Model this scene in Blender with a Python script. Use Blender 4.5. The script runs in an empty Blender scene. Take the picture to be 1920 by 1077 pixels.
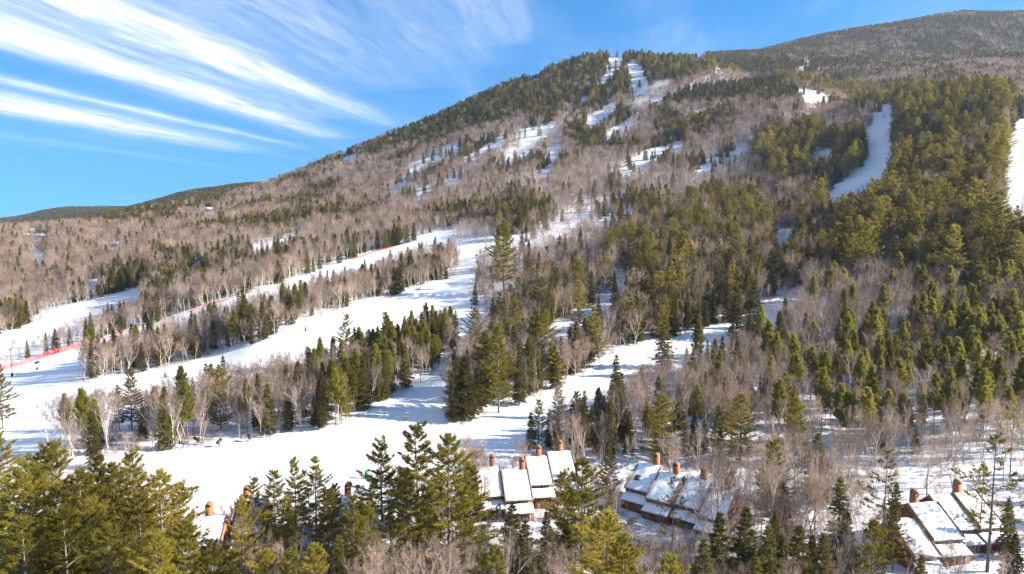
import bpy, math, random
import numpy as np
from mathutils import Matrix, Vector

# ------------------------------------------------------------------ camera, sky, sun, exposure
SC = bpy.context.scene
COL = SC.collection
rng = np.random.default_rng(7)
random.seed(7)
CAMZ = 60.0
F_PX = 1297.0
HORIZON = 420.0                      # image row of the true horizon (1920 x 1077 frame)
PITCH = math.atan((538.5 - HORIZON) / F_PX)
cp, sp = math.cos(PITCH), math.sin(PITCH)

cam = bpy.data.cameras.new('camera')
cam.sensor_width = 36.0
cam.lens = 36.0 * F_PX / 1920.0
cam.clip_start, cam.clip_end = 1.0, 20000.0
camo = bpy.data.objects.new('camera', cam)
COL.objects.link(camo)
camo.location = (0, 0, CAMZ)
camo.rotation_euler = (math.pi / 2 - PITCH, 0, 0)
SC.camera = camo

SUN_AZ = math.radians(94)           # clockwise from +Y (view direction): from the right, a little behind
SUN_EL = math.radians(26)
SUN_STRENGTH = 4.8
SKY_STRENGTH = 0.08
HAZE = .00004
EXPOSURE = 1.78

world = bpy.data.worlds.new('World')
SC.world = world
world.use_nodes = True
wn, wl = world.node_tree.nodes, world.node_tree.links
wn.clear()


def N(nodes, typ, **kw):
    n = nodes.new(typ)
    for k, v in kw.items():
        setattr(n, k, v)
    return n


def build_world():
    out = N(wn, 'ShaderNodeOutputWorld')
    bg = N(wn, 'ShaderNodeBackground')
    sky = N(wn, 'ShaderNodeTexSky', sky_type='NISHITA')
    sky.sun_disc = False
    sky.sun_elevation = SUN_EL
    sky.sun_rotation = SUN_AZ
    sky.altitude = 1200
    sky.air_density = 1.0
    sky.dust_density = 0.0
    sky.ozone_density = 2.5
    hs = N(wn, 'ShaderNodeHueSaturation')
    hs.inputs['Saturation'].default_value = 1.42
    hs.inputs['Value'].default_value = .93
    hs.inputs['Hue'].default_value = .497
    wl.new(sky.outputs[0], hs.inputs['Color'])

    def math_(op, a, b=None, c=None, clamp=False):
        m = N(wn, 'ShaderNodeMath', operation=op)
        m.use_clamp = clamp
        for i, v in enumerate((a, b, c)):
            if v is None:
                continue
            if isinstance(v, (int, float)):
                m.inputs[i].default_value = v
            else:
                wl.new(v, m.inputs[i])
        return m.outputs[0]
    tc = N(wn, 'ShaderNodeTexCoord')
    sep = N(wn, 'ShaderNodeSeparateXYZ')
    wl.new(tc.outputs['Generated'], sep.inputs[0])
    # clear, dry winter air: little whitening towards the horizon
    cz = N(wn, 'ShaderNodeCombineXYZ')
    wl.new(sep.outputs[0], cz.inputs[0])
    wl.new(sep.outputs[1], cz.inputs[1])
    wl.new(math_('MULTIPLY_ADD', math_('MAXIMUM', sep.outputs[2], 0.0), .78, .21), cz.inputs[2])
    nv = N(wn, 'ShaderNodeVectorMath', operation='NORMALIZE')
    wl.new(cz.outputs[0], nv.inputs[0])
    wl.new(nv.outputs[0], sky.inputs['Vector'])
    z = math_('MAXIMUM', sep.outputs[2], 0.02)
    px = math_('DIVIDE', sep.outputs[0], z)
    py = math_('DIVIDE', sep.outputs[1], z)
    s_ = math_('ADD', math_('MULTIPLY', px, .242), math_('MULTIPLY', py, .970))
    t0 = math_('ADD', math_('MULTIPLY', px, .970), math_('MULTIPLY', py, -.242))
    t_ = math_('ADD', t0, math_('MULTIPLY', math_('SUBTRACT', s_, 5.0), .09))
    # cirrus on a high flat layer: noise stretched along the wind
    comb = N(wn, 'ShaderNodeCombineXYZ')
    wl.new(math_('MULTIPLY', s_, .22), comb.inputs[0])
    wl.new(math_('MULTIPLY', t_, 1.0), comb.inputs[1])
    n1 = N(wn, 'ShaderNodeTexNoise')
    n1.inputs['Scale'].default_value = 1.6
    n1.inputs['Detail'].default_value = 8
    n1.inputs['Roughness'].default_value = .58
    n1.inputs['Distortion'].default_value = .35
    wl.new(comb.outputs[0], n1.inputs['Vector'])
    comb2 = N(wn, 'ShaderNodeCombineXYZ')
    wl.new(math_('MULTIPLY', s_, .55), comb2.inputs[0])
    wl.new(math_('MULTIPLY', t_, 2.4), comb2.inputs[1])
    comb2.inputs[2].default_value = 4.2
    n2 = N(wn, 'ShaderNodeTexNoise')
    n2.inputs['Scale'].default_value = 2.2
    n2.inputs['Detail'].default_value = 9
    n2.inputs['Roughness'].default_value = .62
    n2.inputs['Distortion'].default_value = .6
    wl.new(comb2.outputs[0], n2.inputs['Vector'])
    warp = math_('MULTIPLY', math_('SUBTRACT', n1.outputs[0], .5), .55)
    tw = math_('ADD', t_, warp)
    total = None
    # streaks of high cloud: (offset across wind, width, fade-out distance, strength)
    for (tc_, w, s_end, k) in ((-3.72, .23, 7.6, 1.1), (-5.55, .40, 8.8, 1.35), (-2.82, .19, 6.8, .95),
                               (-4.72, .14, 8.7, .7), (-3.35, .5, 6.2, .5), (-2.1, .5, 5.0, .5), (-1.3, .26, 4.4, .36),
                               (-7.4, .3, 11.5, .25), (-1.05, .16, 3.9, .8), (-.35, .14, 3.6, .4), (.9, .3, 4.6, .22), (3.4, .5, 7.5, .4)):
        d = math_('DIVIDE', math_('SUBTRACT', tw, tc_), w)
        # the tail narrows towards its end
        rem = math_('DIVIDE', math_('SUBTRACT', s_end, s_), 3.2, clamp=True)
        g = math_('POWER', 2.718, math_('MULTIPLY', math_('MULTIPLY', d, d), -1.0))
        g = math_('MULTIPLY', math_('MULTIPLY', g, math_('POWER', rem, .6)), k)
        total = g if total is None else math_('ADD', total, g)
    comb3 = N(wn, 'ShaderNodeCombineXYZ')
    wl.new(math_('MULTIPLY', s_, .55), comb3.inputs[0])
    wl.new(math_('ADD', math_('MULTIPLY', t_, 5.0), math_('MULTIPLY', warp, 4.0)), comb3.inputs[1])
    comb3.inputs[2].default_value = 9.7
    n3 = N(wn, 'ShaderNodeTexNoise')
    n3.inputs['Scale'].default_value = 2.6
    n3.inputs['Detail'].default_value = 10
    n3.inputs['Roughness'].default_value = .66
    n3.inputs['Distortion'].default_value = .3
    wl.new(comb3.outputs[0], n3.inputs['Vector'])
    fib = N(wn, 'ShaderNodeMapRange')
    fib.inputs['From Min'].default_value = .30
    fib.inputs['From Max'].default_value = .68
    fib.inputs['To Min'].default_value = .42
    fib.inputs['To Max'].default_value = 1.2
    wl.new(n3.outputs[0], fib.inputs['Value'])
    modn = math_('MULTIPLY', math_('MULTIPLY_ADD', n2.outputs[0], 2.0, -.1), fib.outputs[0])
    total = math_('MULTIPLY', total, modn)
    veil = N(wn, 'ShaderNodeMapRange')
    veil.inputs['From Min'].default_value = .50
    veil.inputs['From Max'].default_value = .85
    wl.new(n1.outputs[0], veil.inputs['Value'])
    total = math_('ADD', total, math_('MULTIPLY', math_('MULTIPLY', veil.outputs[0], fib.outputs[0]), .24))
    up = N(wn, 'ShaderNodeMapRange')
    up.inputs['From Min'].default_value = .055
    up.inputs['From Max'].default_value = .13
    wl.new(sep.outputs[2], up.inputs['Value'])
    total = math_('MULTIPLY', total, up.outputs[0], clamp=True)
    mix = N(wn, 'ShaderNodeMix', data_type='RGBA')
    wl.new(total, mix.inputs['Factor'])
    wl.new(hs.outputs[0], mix.inputs['A'])
    mix.inputs['B'].default_value = (4.6, 4.75, 5.05, 1)
    wl.new(mix.outputs['Result'], bg.inputs['Color'])
    bg.inputs['Strength'].default_value = SKY_STRENGTH
    wl.new(bg.outputs[0], out.inputs[0])


build_world()
sun = bpy.data.lights.new('sun', 'SUN')
sun.energy = SUN_STRENGTH
sun.angle = math.radians(.53)
sun.color = (1.0, .93, .82)
suno = bpy.data.objects.new('sun', sun)
COL.objects.link(suno)
SUN_DIR = Vector((math.sin(SUN_AZ) * math.cos(SUN_EL), math.cos(SUN_AZ) * math.cos(SUN_EL), math.sin(SUN_EL)))
suno.rotation_euler = SUN_DIR.to_track_quat('Z', 'Y').to_euler()
suno.location = SUN_DIR * 500

SC.view_settings.view_transform = 'Standard'
SC.view_settings.look = 'None'
SC.view_settings.exposure = EXPOSURE
SC.view_settings.gamma = 1.0
SC.view_settings.use_curve_mapping = False
cy = SC.cycles
cy.max_bounces = 5
cy.diffuse_bounces = 4
cy.glossy_bounces = 1
cy.transmission_bounces = 2
cy.transparent_max_bounces = 4
cy.volume_bounces = 0
cy.use_fast_gi = False


# ------------------------------------------------------------------ helpers
def pix(u, v):
    """image point (1920 frame) -> (x/Y, z-rise/Y) of its ray"""
    a = (np.asarray(u, float) - 960) / F_PX
    b = (538.5 - np.asarray(v, float)) / F_PX
    fy = cp + b * sp
    return a / fy, (b * cp - sp) / fy


def proj(x, y, z):
    """world point -> image point"""
    zz = z - CAMZ
    d = y * cp - zz * sp
    up = y * sp + zz * cp
    d = np.where(d > 1, d, 1)
    return 960 + F_PX * x / d, 538.5 - F_PX * up / d


def in_poly(u, v, poly):
    poly = np.asarray(poly, float)
    inside = np.zeros(np.shape(u), bool)
    x1, y1 = poly[:, 0], poly[:, 1]
    x2, y2 = np.roll(x1, -1), np.roll(y1, -1)
    for a, b, c, d in zip(x1, y1, x2, y2):
        if b == d:
            continue
        hit = ((b > v) != (d > v)) & (u < (c - a) * (v - b) / (d - b) + a)
        inside ^= hit
    return inside


def hash2(i, j, seed):
    h = (i.astype(np.int64) * 374761393 + j.astype(np.int64) * 668265263 + seed * 982451653) & 0xffffffff
    h = ((h ^ (h >> 13)) * 1274126177) & 0xffffffff
    return ((h ^ (h >> 16)) & 0xffff) / 65535.0


def vnoise(x, y, seed=0):
    xi, yi = np.floor(x), np.floor(y)
    fx, fy = x - xi, y - yi
    fx, fy = fx * fx * (3 - 2 * fx), fy * fy * (3 - 2 * fy)
    a, b = hash2(xi, yi, seed), hash2(xi + 1, yi, seed)
    c, d = hash2(xi, yi + 1, seed), hash2(xi + 1, yi + 1, seed)
    return (a * (1 - fx) + b * fx) * (1 - fy) + (c * (1 - fx) + d * fx) * fy


def fbm(x, y, seed=0, octaves=4):
    s, a, t = 0, 1.0, 0
    for o in range(octaves):
        s = s + a * vnoise(x * 2 ** o, y * 2 ** o, seed + o * 17)
        t += a
        a *= .5
    return s / t


def pchip(x, y, xq):
    x, y = np.asarray(x, float), np.asarray(y, float)
    h = np.diff(x)
    dl = np.diff(y) / h
    m = np.zeros_like(y)
    for i in range(1, len(x) - 1):
        if dl[i - 1] * dl[i] > 0:
            w1, w2 = 2 * h[i] + h[i - 1], h[i] + 2 * h[i - 1]
            m[i] = (w1 + w2) / (w1 / dl[i - 1] + w2 / dl[i])
    m[0], m[-1] = dl[0], dl[-1]
    xq = np.clip(xq, x[0], x[-1])
    k = np.clip(np.searchsorted(x, xq) - 1, 0, len(x) - 2)
    t = (xq - x[k]) / h[k]
    return ((1 + 2 * t) * (1 - t) ** 2 * y[k] + t * (1 - t) ** 2 * h[k] * m[k]
            + t * t * (3 - 2 * t) * y[k + 1] + t * t * (t - 1) * h[k] * m[k + 1])


# ------------------------------------------------------------------ materials
def new_mat(name):
    m = bpy.data.materials.new(name)
    m.use_nodes = True
    nt = m.node_tree
    nt.nodes.clear()
    out = nt.nodes.new('ShaderNodeOutputMaterial')
    return m, nt, out


def simple_mat(name, col, rough=.8, noise_amt=.25, noise_scale=3.0, spec=.2, metallic=0.0, bump=0.0, stretch=None):
    m, nt, out = new_mat(name)
    b = N(nt.nodes, 'ShaderNodeBsdfPrincipled')
    b.inputs['Roughness'].default_value = rough
    b.inputs['Specular IOR Level'].default_value = spec
    b.inputs['Metallic'].default_value = metallic
    tc = N(nt.nodes, 'ShaderNodeTexCoord')
    nz = N(nt.nodes, 'ShaderNodeTexNoise')
    nz.inputs['Scale'].default_value = noise_scale
    nz.inputs['Detail'].default_value = 5
    if stretch:
        mp = N(nt.nodes, 'ShaderNodeMapping')
        mp.inputs['Scale'].default_value = stretch
        nt.links.new(tc.outputs['Object'], mp.inputs[0])
        nt.links.new(mp.outputs[0], nz.inputs['Vector'])
    else:
        nt.links.new(tc.outputs['Object'], nz.inputs['Vector'])
    mx = N(nt.nodes, 'ShaderNodeMix', data_type='RGBA')
    lo = [c * (1 - noise_amt) for c in col]
    hi = [min(1, c * (1 + noise_amt)) for c in col]
    mx.inputs['A'].default_value = (*lo, 1)
    mx.inputs['B'].default_value = (*hi, 1)
    nt.links.new(nz.outputs[0], mx.inputs['Factor'])
    nt.links.new(mx.outputs['Result'], b.inputs['Base Color'])
    if bump:
        bp = N(nt.nodes, 'ShaderNodeBump')
        bp.inputs['Strength'].default_value = bump
        nt.links.new(nz.outputs[0], bp.inputs['Height'])
        nt.links.new(bp.outputs[0], b.inputs['Normal'])
    nt.links.new(b.outputs[0], out.inputs[0])
    return m


def leaf_mat(name, col, col2, transl=.3, vary=.35):
    """foliage / twigs: colour differs from tree to tree and clump to clump, some light passes through"""
    m, nt, out = new_mat(name)
    oi = N(nt.nodes, 'ShaderNodeObjectInfo')
    tc = N(nt.nodes, 'ShaderNodeTexCoord')
    nz = N(nt.nodes, 'ShaderNodeTexNoise')
    nz.inputs['Scale'].default_value = .55
    nz.inputs['Detail'].default_value = 3
    nt.links.new(tc.outputs['Object'], nz.inputs['Vector'])
    ad = N(nt.nodes, 'ShaderNodeMath', operation='MULTIPLY_ADD')
    nt.links.new(oi.outputs['Random'], ad.inputs[0])
    ad.inputs[1].default_value = .75
    sb = N(nt.nodes, 'ShaderNodeMath', operation='MULTIPLY_ADD')
    nt.links.new(nz.outputs[0], sb.inputs[0])
    sb.inputs[1].default_value = 1.0
    sb.inputs[2].default_value = -.38
    nt.links.new(sb.outputs[0], ad.inputs[2])
    mx = N(nt.nodes, 'ShaderNodeMix', data_type='RGBA')
    nt.links.new(ad.outputs[0], mx.inputs['Factor'])
    mx.inputs['A'].default_value = (*col, 1)
    mx.inputs['B'].default_value = (*col2, 1)
    hs = N(nt.nodes, 'ShaderNodeHueSaturation')
    nt.links.new(mx.outputs['Result'], hs.inputs['Color'])
    w = N(nt.nodes, 'ShaderNodeTexWhiteNoise', noise_dimensions='1D')
    nt.links.new(oi.outputs['Random'], w.inputs['W'])
    mr = N(nt.nodes, 'ShaderNodeMapRange')
    mr.inputs['To Min'].default_value = 1 - vary
    mr.inputs['To Max'].default_value = 1 + vary
    nt.links.new(w.outputs[0], mr.inputs['Value'])
    nt.links.new(mr.outputs[0], hs.inputs['Value'])
    d = N(nt.nodes, 'ShaderNodeBsdfDiffuse')
    t = N(nt.nodes, 'ShaderNodeBsdfTranslucent')
    nt.links.new(hs.outputs[0], d.inputs[0])
    nt.links.new(hs.outputs[0], t.inputs[0])
    ms = N(nt.nodes, 'ShaderNodeMixShader')
    ms.inputs[0].default_value = transl
    nt.links.new(d.outputs[0], ms.inputs[1])
    nt.links.new(t.outputs[0], ms.inputs[2])
    nt.links.new(ms.outputs[0], out.inputs[0])
    return m


M = {}
M['pine_needles'] = leaf_mat('pine_needles', (.180, .158, .020), (.350, .272, .046), .54, .42)
M['young_needles'] = leaf_mat('young_pine_needles', (.180, .178, .024), (.320, .275, .047), .52)
M['spruce_needles'] = leaf_mat('spruce_needles', (.075, .078, .019), (.205, .172, .038), .46, .42)
M['twigs'] = leaf_mat('twigs', (.185, .140, .112), (.40, .285, .215), .3, .45)
M['birch_twigs'] = leaf_mat('birch_twigs', (.25, .185, .15), (.38, .28, .22), .2, .3)
M['bark'] = simple_mat('grey_bark', (.17, .135, .11), .95, .4, 2.0, stretch=(3, 3, .6))
M['pale_bark'] = simple_mat('pale_hardwood_bark', (.42, .35, .29), .95, .4, 2.0, stretch=(3, 3, .6))
M['birch_bark'] = simple_mat('birch_bark', (.62, .56, .48), .8, .3, 2.5, stretch=(1, 1, 4))
M['snow_cover'] = simple_mat('roof_snow', (.86, .87, .89), .6, .04, 1.2, bump=.25)
M['siding'] = simple_mat('red_brown_siding', (.165, .064, .036), .75, .3, 1.5, stretch=(1, 1, 14), bump=.25)
M['trim'] = simple_mat('brown_trim', (.27, .15, .09), .8, .3, 2.0)
M['chase'] = simple_mat('chimney_siding', (.30, .13, .058), .8, .22, 2.0, stretch=(8, 8, .6))
M['dark'] = simple_mat('dark_opening', (.012, .012, .014), .6, .2)
M['metal_dark'] = simple_mat('dark_metal', (.03, .03, .035), .5, .3, spec=.4)
M['pole_metal'] = simple_mat('weathered_steel', (.10, .095, .09), .6, .3, spec=.4)
M['window_frame'] = simple_mat('window_frame', (.55, .50, .45), .6, .1)
M['glass'] = simple_mat('window_glass', (.05, .06, .08), .08, .3, 1.0, spec=.6)
M['red_net'] = simple_mat('red_fence_net', (.68, .085, .085), .8, .2)
M['orange'] = simple_mat('orange_fabric', (.80, .32, .04), .8, .2)
M['yellow'] = simple_mat('yellow_pad', (.80, .58, .03), .7, .15)
M['green'] = simple_mat('green_pad', (.01, .33, .11), .7, .15)
M['dark_wood'] = simple_mat('dead_wood', (.06, .05, .045), .9, .3)
M['log'] = simple_mat('log_bark', (.22, .17, .13), .9, .4, 4)
M['far_wall'] = simple_mat('weathered_house_wall', (.30, .23, .18), .9, .2)


def ground_mat():
    m, nt, out = new_mat('snowy_ground')
    b = N(nt.nodes, 'ShaderNodeBsdfPrincipled')
    b.inputs['Roughness'].default_value = .65
    b.inputs['Specular IOR Level'].default_value = .25
    tc = N(nt.nodes, 'ShaderNodeTexCoord')

    def noise(scale, detail=6, rough=.6):
        n = N(nt.nodes, 'ShaderNodeTexNoise')
        n.inputs['Scale'].default_value = scale
        n.inputs['Detail'].default_value = detail
        n.inputs['Roughness'].default_value = rough
        nt.links.new(tc.outputs['Object'], n.inputs['Vector'])
        return n

    def rampv(sock, a, b_):
        r = N(nt.nodes, 'ShaderNodeMapRange')
        r.inputs['From Min'].default_value = a
        r.inputs['From Max'].default_value = b_
        nt.links.new(sock, r.inputs['Value'])
        return r.outputs[0]

    def mul(a, b_):
        n = N(nt.nodes, 'ShaderNodeMath', operation='MULTIPLY')
        nt.links.new(a, n.inputs[0])
        if isinstance(b_, float):
            n.inputs[1].default_value = b_
        else:
            nt.links.new(b_, n.inputs[1])
        return n.outputs[0]

    def mixc(f, a, col):
        n = N(nt.nodes, 'ShaderNodeMix', data_type='RGBA')
        nt.links.new(f, n.inputs['Factor'])
        if isinstance(a, tuple):
            n.inputs['A'].default_value = (*a, 1)
        else:
            nt.links.new(a, n.inputs['A'])
        n.inputs['B'].default_value = (*col, 1)
        return n.outputs['Result']
    at = N(nt.nodes, 'ShaderNodeAttribute', attribute_name='forest')
    ad = N(nt.nodes, 'ShaderNodeAttribute', attribute_name='dirt')
    n_big, n_mid, n_fine = noise(.06), noise(.45), noise(2.2)
    c = mixc(n_big.outputs[0], (.84, .845, .86), (.68, .69, .72))
    mp = N(nt.nodes, 'ShaderNodeMapping')
    mp.inputs['Rotation'].default_value = (0, 0, .5)
    mp.inputs['Scale'].default_value = (.05, 1.1, .3)
    nt.links.new(tc.outputs['Object'], mp.inputs[0])
    trk = N(nt.nodes, 'ShaderNodeTexNoise')
    trk.inputs['Scale'].default_value = 1.0
    trk.inputs['Detail'].default_value = 4
    nt.links.new(mp.outputs[0], trk.inputs['Vector'])
    c = mixc(mul(rampv(trk.outputs[0], .50, .72), .55), c, (.55, .57, .62))
    litter = mul(mul(rampv(n_mid.outputs[0], .47, .60), at.outputs['Fac']), rampv(n_fine.outputs[0], .38, .62))
    c = mixc(litter, c, (.17, .125, .095))
    dirt = rampv(n_mid.outputs[0], .30, .52)
    c = mixc(mul(dirt, ad.outputs['Fac']), c, (.42, .27, .13))
    nt.links.new(c, b.inputs['Base Color'])
    bp = N(nt.nodes, 'ShaderNodeBump')
    bp.inputs['Strength'].default_value = .35
    bp.inputs['Distance'].default_value = .5
    nt.links.new(n_mid.outputs[0], bp.inputs['Height'])
    nt.links.new(bp.outputs[0], b.inputs['Normal'])
    nt.links.new(b.outputs[0], out.inputs[0])
    return m


M['ground'] = ground_mat()

# ------------------------------------------------------------------ terrain
# one height profile per bearing; ('p', row, distance) = ground seen at that image row at that distance,
# ('z', distance, height) = height given directly
NEAR = [(25, 1.5), (80, .5)]
PROF = {
    -500: 'p1077,120 p900,166 p800,224 p700,305 p640,400 p560,570 p500,780 p450,1020 p436,1200 z1400,38 z2000,30 p410,3300 z3900,70 z4500,60',
    0: 'p1077,120 p900,166 p800,222 p700,300 p640,392 p560,560 p500,760 p450,1000 p437,1200 z1400,40 z2000,40 p414,3300 z3900,70 z4500,60',
    140: 'p1077,120 p960,146 p870,177 p800,220 p740,254 p690,296 p625,392 p552,540 p490,740 p440,975 p428,1150 z1300,52 z2000,60 p400,2700 p393,3300 z3900,80 z4500,60',
    250: 'p1077,120 p960,146 p870,178 p800,218 p740,250 p690,290 p640,348 p610,398 p545,520 p480,720 p430,950 p405,1150 z1300,72 z1600,75 p394,2300 z2700,95 z3300,130 z4500,60',
    380: 'p1077,120 p960,146 p865,180 p800,216 p740,246 p680,285 p630,335 p575,410 p510,560 p450,780 p405,1020 p385,1200 z1320,88 z1600,85 p362,2300 z2700,110 z4500,60',
    500: 'p1077,120 p960,145 p860,182 p800,212 p740,243 p645,290 p560,396 p540,440 p480,600 p420,850 p375,1100 p356,1300 z1500,112 z1800,105 p350,2300 z2700,120 z4500,60',
    650: 'p1077,122 p960,147 p860,181 p800,206 p740,240 p680,275 p610,325 p560,385 p505,490 p440,690 p380,910 p330,1130 p295,1380 z1550,182 z1900,150 z2500,100 z4500,60',
    800: 'p1077,122 p960,148 p860,183 p800,208 p740,238 p680,272 p620,320 p550,395 p500,475 p440,605 p380,790 p320,980 p270,1180 p240,1420 z1600,240 z2000,170 z4500,60',
    960: 'p1077,122 p960,148 p860,183 p800,209 p740,238 p680,275 p620,318 p550,383 p490,458 p440,558 p380,715 p320,875 p270,1020 p220,1180 p176,1340 p165,1440 z1600,330 z2000,230 z4500,100',
    1150: 'p1077,122 p960,149 p860,183 p800,208 p740,236 p680,271 p620,310 p550,370 p490,440 p440,530 p380,680 p320,820 p270,950 p220,1090 p170,1230 p130,1345 p110,1430 z1550,398 z2000,280 z4500,150',
    1300: 'p1077,122 p960,150 p860,183 p800,209 p740,236 p680,270 p620,308 p550,365 p490,430 p440,507 p380,640 p320,770 p270,890 p220,1010 p170,1150 p132,1290 p122,1400 z1600,372 z1800,420 p113,2200 z2600,520 z4500,300',
    1480: 'p1077,121 p960,148 p860,181 p800,207 p740,235 p680,268 p620,305 p550,355 p490,412 p440,482 p380,590 p320,700 p270,800 p220,910 p178,1040 p158,1130 z1250,285 z1400,305 p115,1750 p98,2200 p86,2500 z3000,600 z4500,400',
    1650: 'p1077,120 p960,147 p860,180 p800,205 p740,232 p680,265 p620,298 p550,340 p490,387 p440,442 p380,520 p320,610 p270,690 p220,790 p197,860 z950,206 z1100,222 p162,1400 p118,1750 z1900,482 p56,2500 z3000,650 z4500,400',
    1800: 'p1077,119 p960,145 p860,177 p800,200 p740,226 p680,255 p620,286 p550,325 p490,366 p440,412 p380,475 p320,545 p270,605 p220,670 p196,720 z800,190 z1000,230 p152,1300 p108,1700 z1900,488 p34,2500 z3000,700 z4500,450',
    1920: 'p1077,118 p960,143 p860,175 p800,198 p740,222 p680,250 p620,280 p550,318 p490,356 p440,396 p380,451 p320,511 p270,566 p225,625 p208,690 z800,190 p172,1000 p150,1300 p104,1700 z1900,490 p34,2500 z3000,690 z4500,450',
    2500: 'p1077,118 p960,143 p860,175 p800,198 p740,222 p680,250 p620,280 p550,318 p490,356 p440,396 p380,451 p320,511 p270,566 p225,625 p208,690 z800,190 p172,1000 p150,1300 p104,1700 z1900,490 p40,2500 z3000,690 z4500,450',
}
NQ, NY = 380, 430
QG = np.linspace(-1.35, 1.35, NQ)
YG = np.geomspace(25, 4500, NY)
cols, rows = [], []
for u, spec in PROF.items():
    ys, zs = [p[0] for p in NEAR], [p[1] for p in NEAR]
    for tok in spec.split():
        a, b = map(float, tok[1:].split(','))
        if tok[0] == 'p':
            ys.append(b)
            zs.append(CAMZ + b * float(pix(u, a)[1]))
        else:
            ys.append(a)
            zs.append(b)
    cols.append((u - 960) / F_PX)
    rows.append(pchip(ys, zs, YG))
rows = np.array(rows)
ZG = np.empty((NQ, NY))
for j in range(NY):
    ZG[:, j] = pchip(cols, rows[:, j], QG)
XX, YY = QG[:, None] * YG[None, :], np.repeat(YG[None, :], NQ, 0)
amp = np.clip((YY - 60) * .004, 0.05, 9)
wav = np.clip(YY * .14, 25, 160)
ZG += amp * .5 * (fbm(XX / 60, YY / 60, 3, 3) - .5) + amp * .9 * np.clip((YY - 500) / 500, 0, 1) * (fbm(XX / 170, YY / 170, 5, 4) - .5)
ZG += .25 * (fbm(XX / 9, YY / 9, 9, 3) - .5)
QLOG = math.log(4500 / 25) / (NY - 1)


def ground(x, y):
    """height of the ground at x, y (in front of the camera)"""
    y = np.maximum(np.asarray(y, float), 25.01)
    q = np.clip(np.asarray(x, float) / y, QG[0] + 1e-6, QG[-1] - 1e-6)
    fi = (q - QG[0]) / (QG[1] - QG[0])
    fj = np.clip(np.log(y / 25) / QLOG, 0, NY - 1.001)
    i, j = fi.astype(int), fj.astype(int)
    i = np.minimum(i, NQ - 2)
    a, b = fi - i, (y - YG[j]) / (YG[j + 1] - YG[j])
    return (ZG[i, j] * (1 - a) * (1 - b) + ZG[i + 1, j] * a * (1 - b) + ZG[i, j + 1] * (1 - a) * b + ZG[i + 1, j + 1] * a * b)


YS = np.geomspace(60, 4400, 3000)


def cast(u, v):
    """where the ray through an image point first meets the ground"""
    q, t = pix(u, v)
    zs = ground(q * YS, YS)
    below = CAMZ + t * YS <= zs
    k = int(np.argmax(below)) if below.any() else len(YS) - 1
    Y = YS[k]
    return float(q * Y), float(Y), float(zs[k])


# cleared snow: the ski runs (image outlines of the open snow, carried onto the ground)
RUN_BASE = [
    # main fields at the bottom of the hill, up to the fenced run
    [(-300, 820), (-300, 790), (0, 698), (60, 677), (150, 651), (270, 613), (400, 571), (480, 549), (560, 521), (640, 494),
     (700, 472), (740, 463), (800, 446), (862, 425), (878, 428), (930, 452), (1000, 447), (960, 470), (905, 484), (893, 520), (888, 560),
     (883, 573), (910, 584), (940, 572), (966, 556), (975, 560), (950, 592), (928, 625), (905, 660), (880, 690), (845, 730),
     (828, 782), (880, 793), (950, 773), (1000, 753), (1060, 726), (1120, 692), (1200, 646), (1300, 624), (1400, 598), (1480, 560),
     (1505, 545), (1512, 562), (1480, 602), (1400, 640), (1300, 680), (1200, 722), (1100, 772), (1010, 828), (975, 850), (950, 885),
     (890, 930), (650, 965), (480, 965), (320, 960), (285, 900), (240, 875), (90, 880), (-300, 1000)],
    [(-200, 700), (-20, 640), (120, 580), (262, 538), (270, 547), (200, 578), (100, 618), (-20, 668), (-200, 740)],
    [(1655, 197), (1674, 195), (1674, 215), (1664, 240), (1670, 285), (1674, 305), (1652, 334), (1612, 346), (1565, 372), (1545, 388),
     (1562, 352), (1618, 314), (1634, 282), (1624, 252), (1644, 220)],
    [(1899, 224), (1980, 220), (2000, 390), (1886, 392), (1890, 340)],
]
ISLANDS = [
    [(90, 872), (200, 858), (300, 846), (450, 831), (520, 816), (640, 801), (700, 766), (760, 731), (820, 701), (856, 655),
     (850, 630), (790, 645), (700, 672), (600, 706), (480, 738), (300, 785), (200, 803), (110, 838)],
    [(150, 716), (200, 716), (300, 692), (350, 681), (420, 661), (480, 646), (560, 611), (650, 581), (720, 561), (790, 541), (855, 517),
     (858, 480), (820, 480), (760, 507), (700, 531), (600, 561), (500, 591), (400, 621), (300, 656), (200, 682), (150, 695)],
    [(848, 460), (900, 457), (932, 449), (930, 426), (880, 426), (850, 440)],
]
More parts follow.
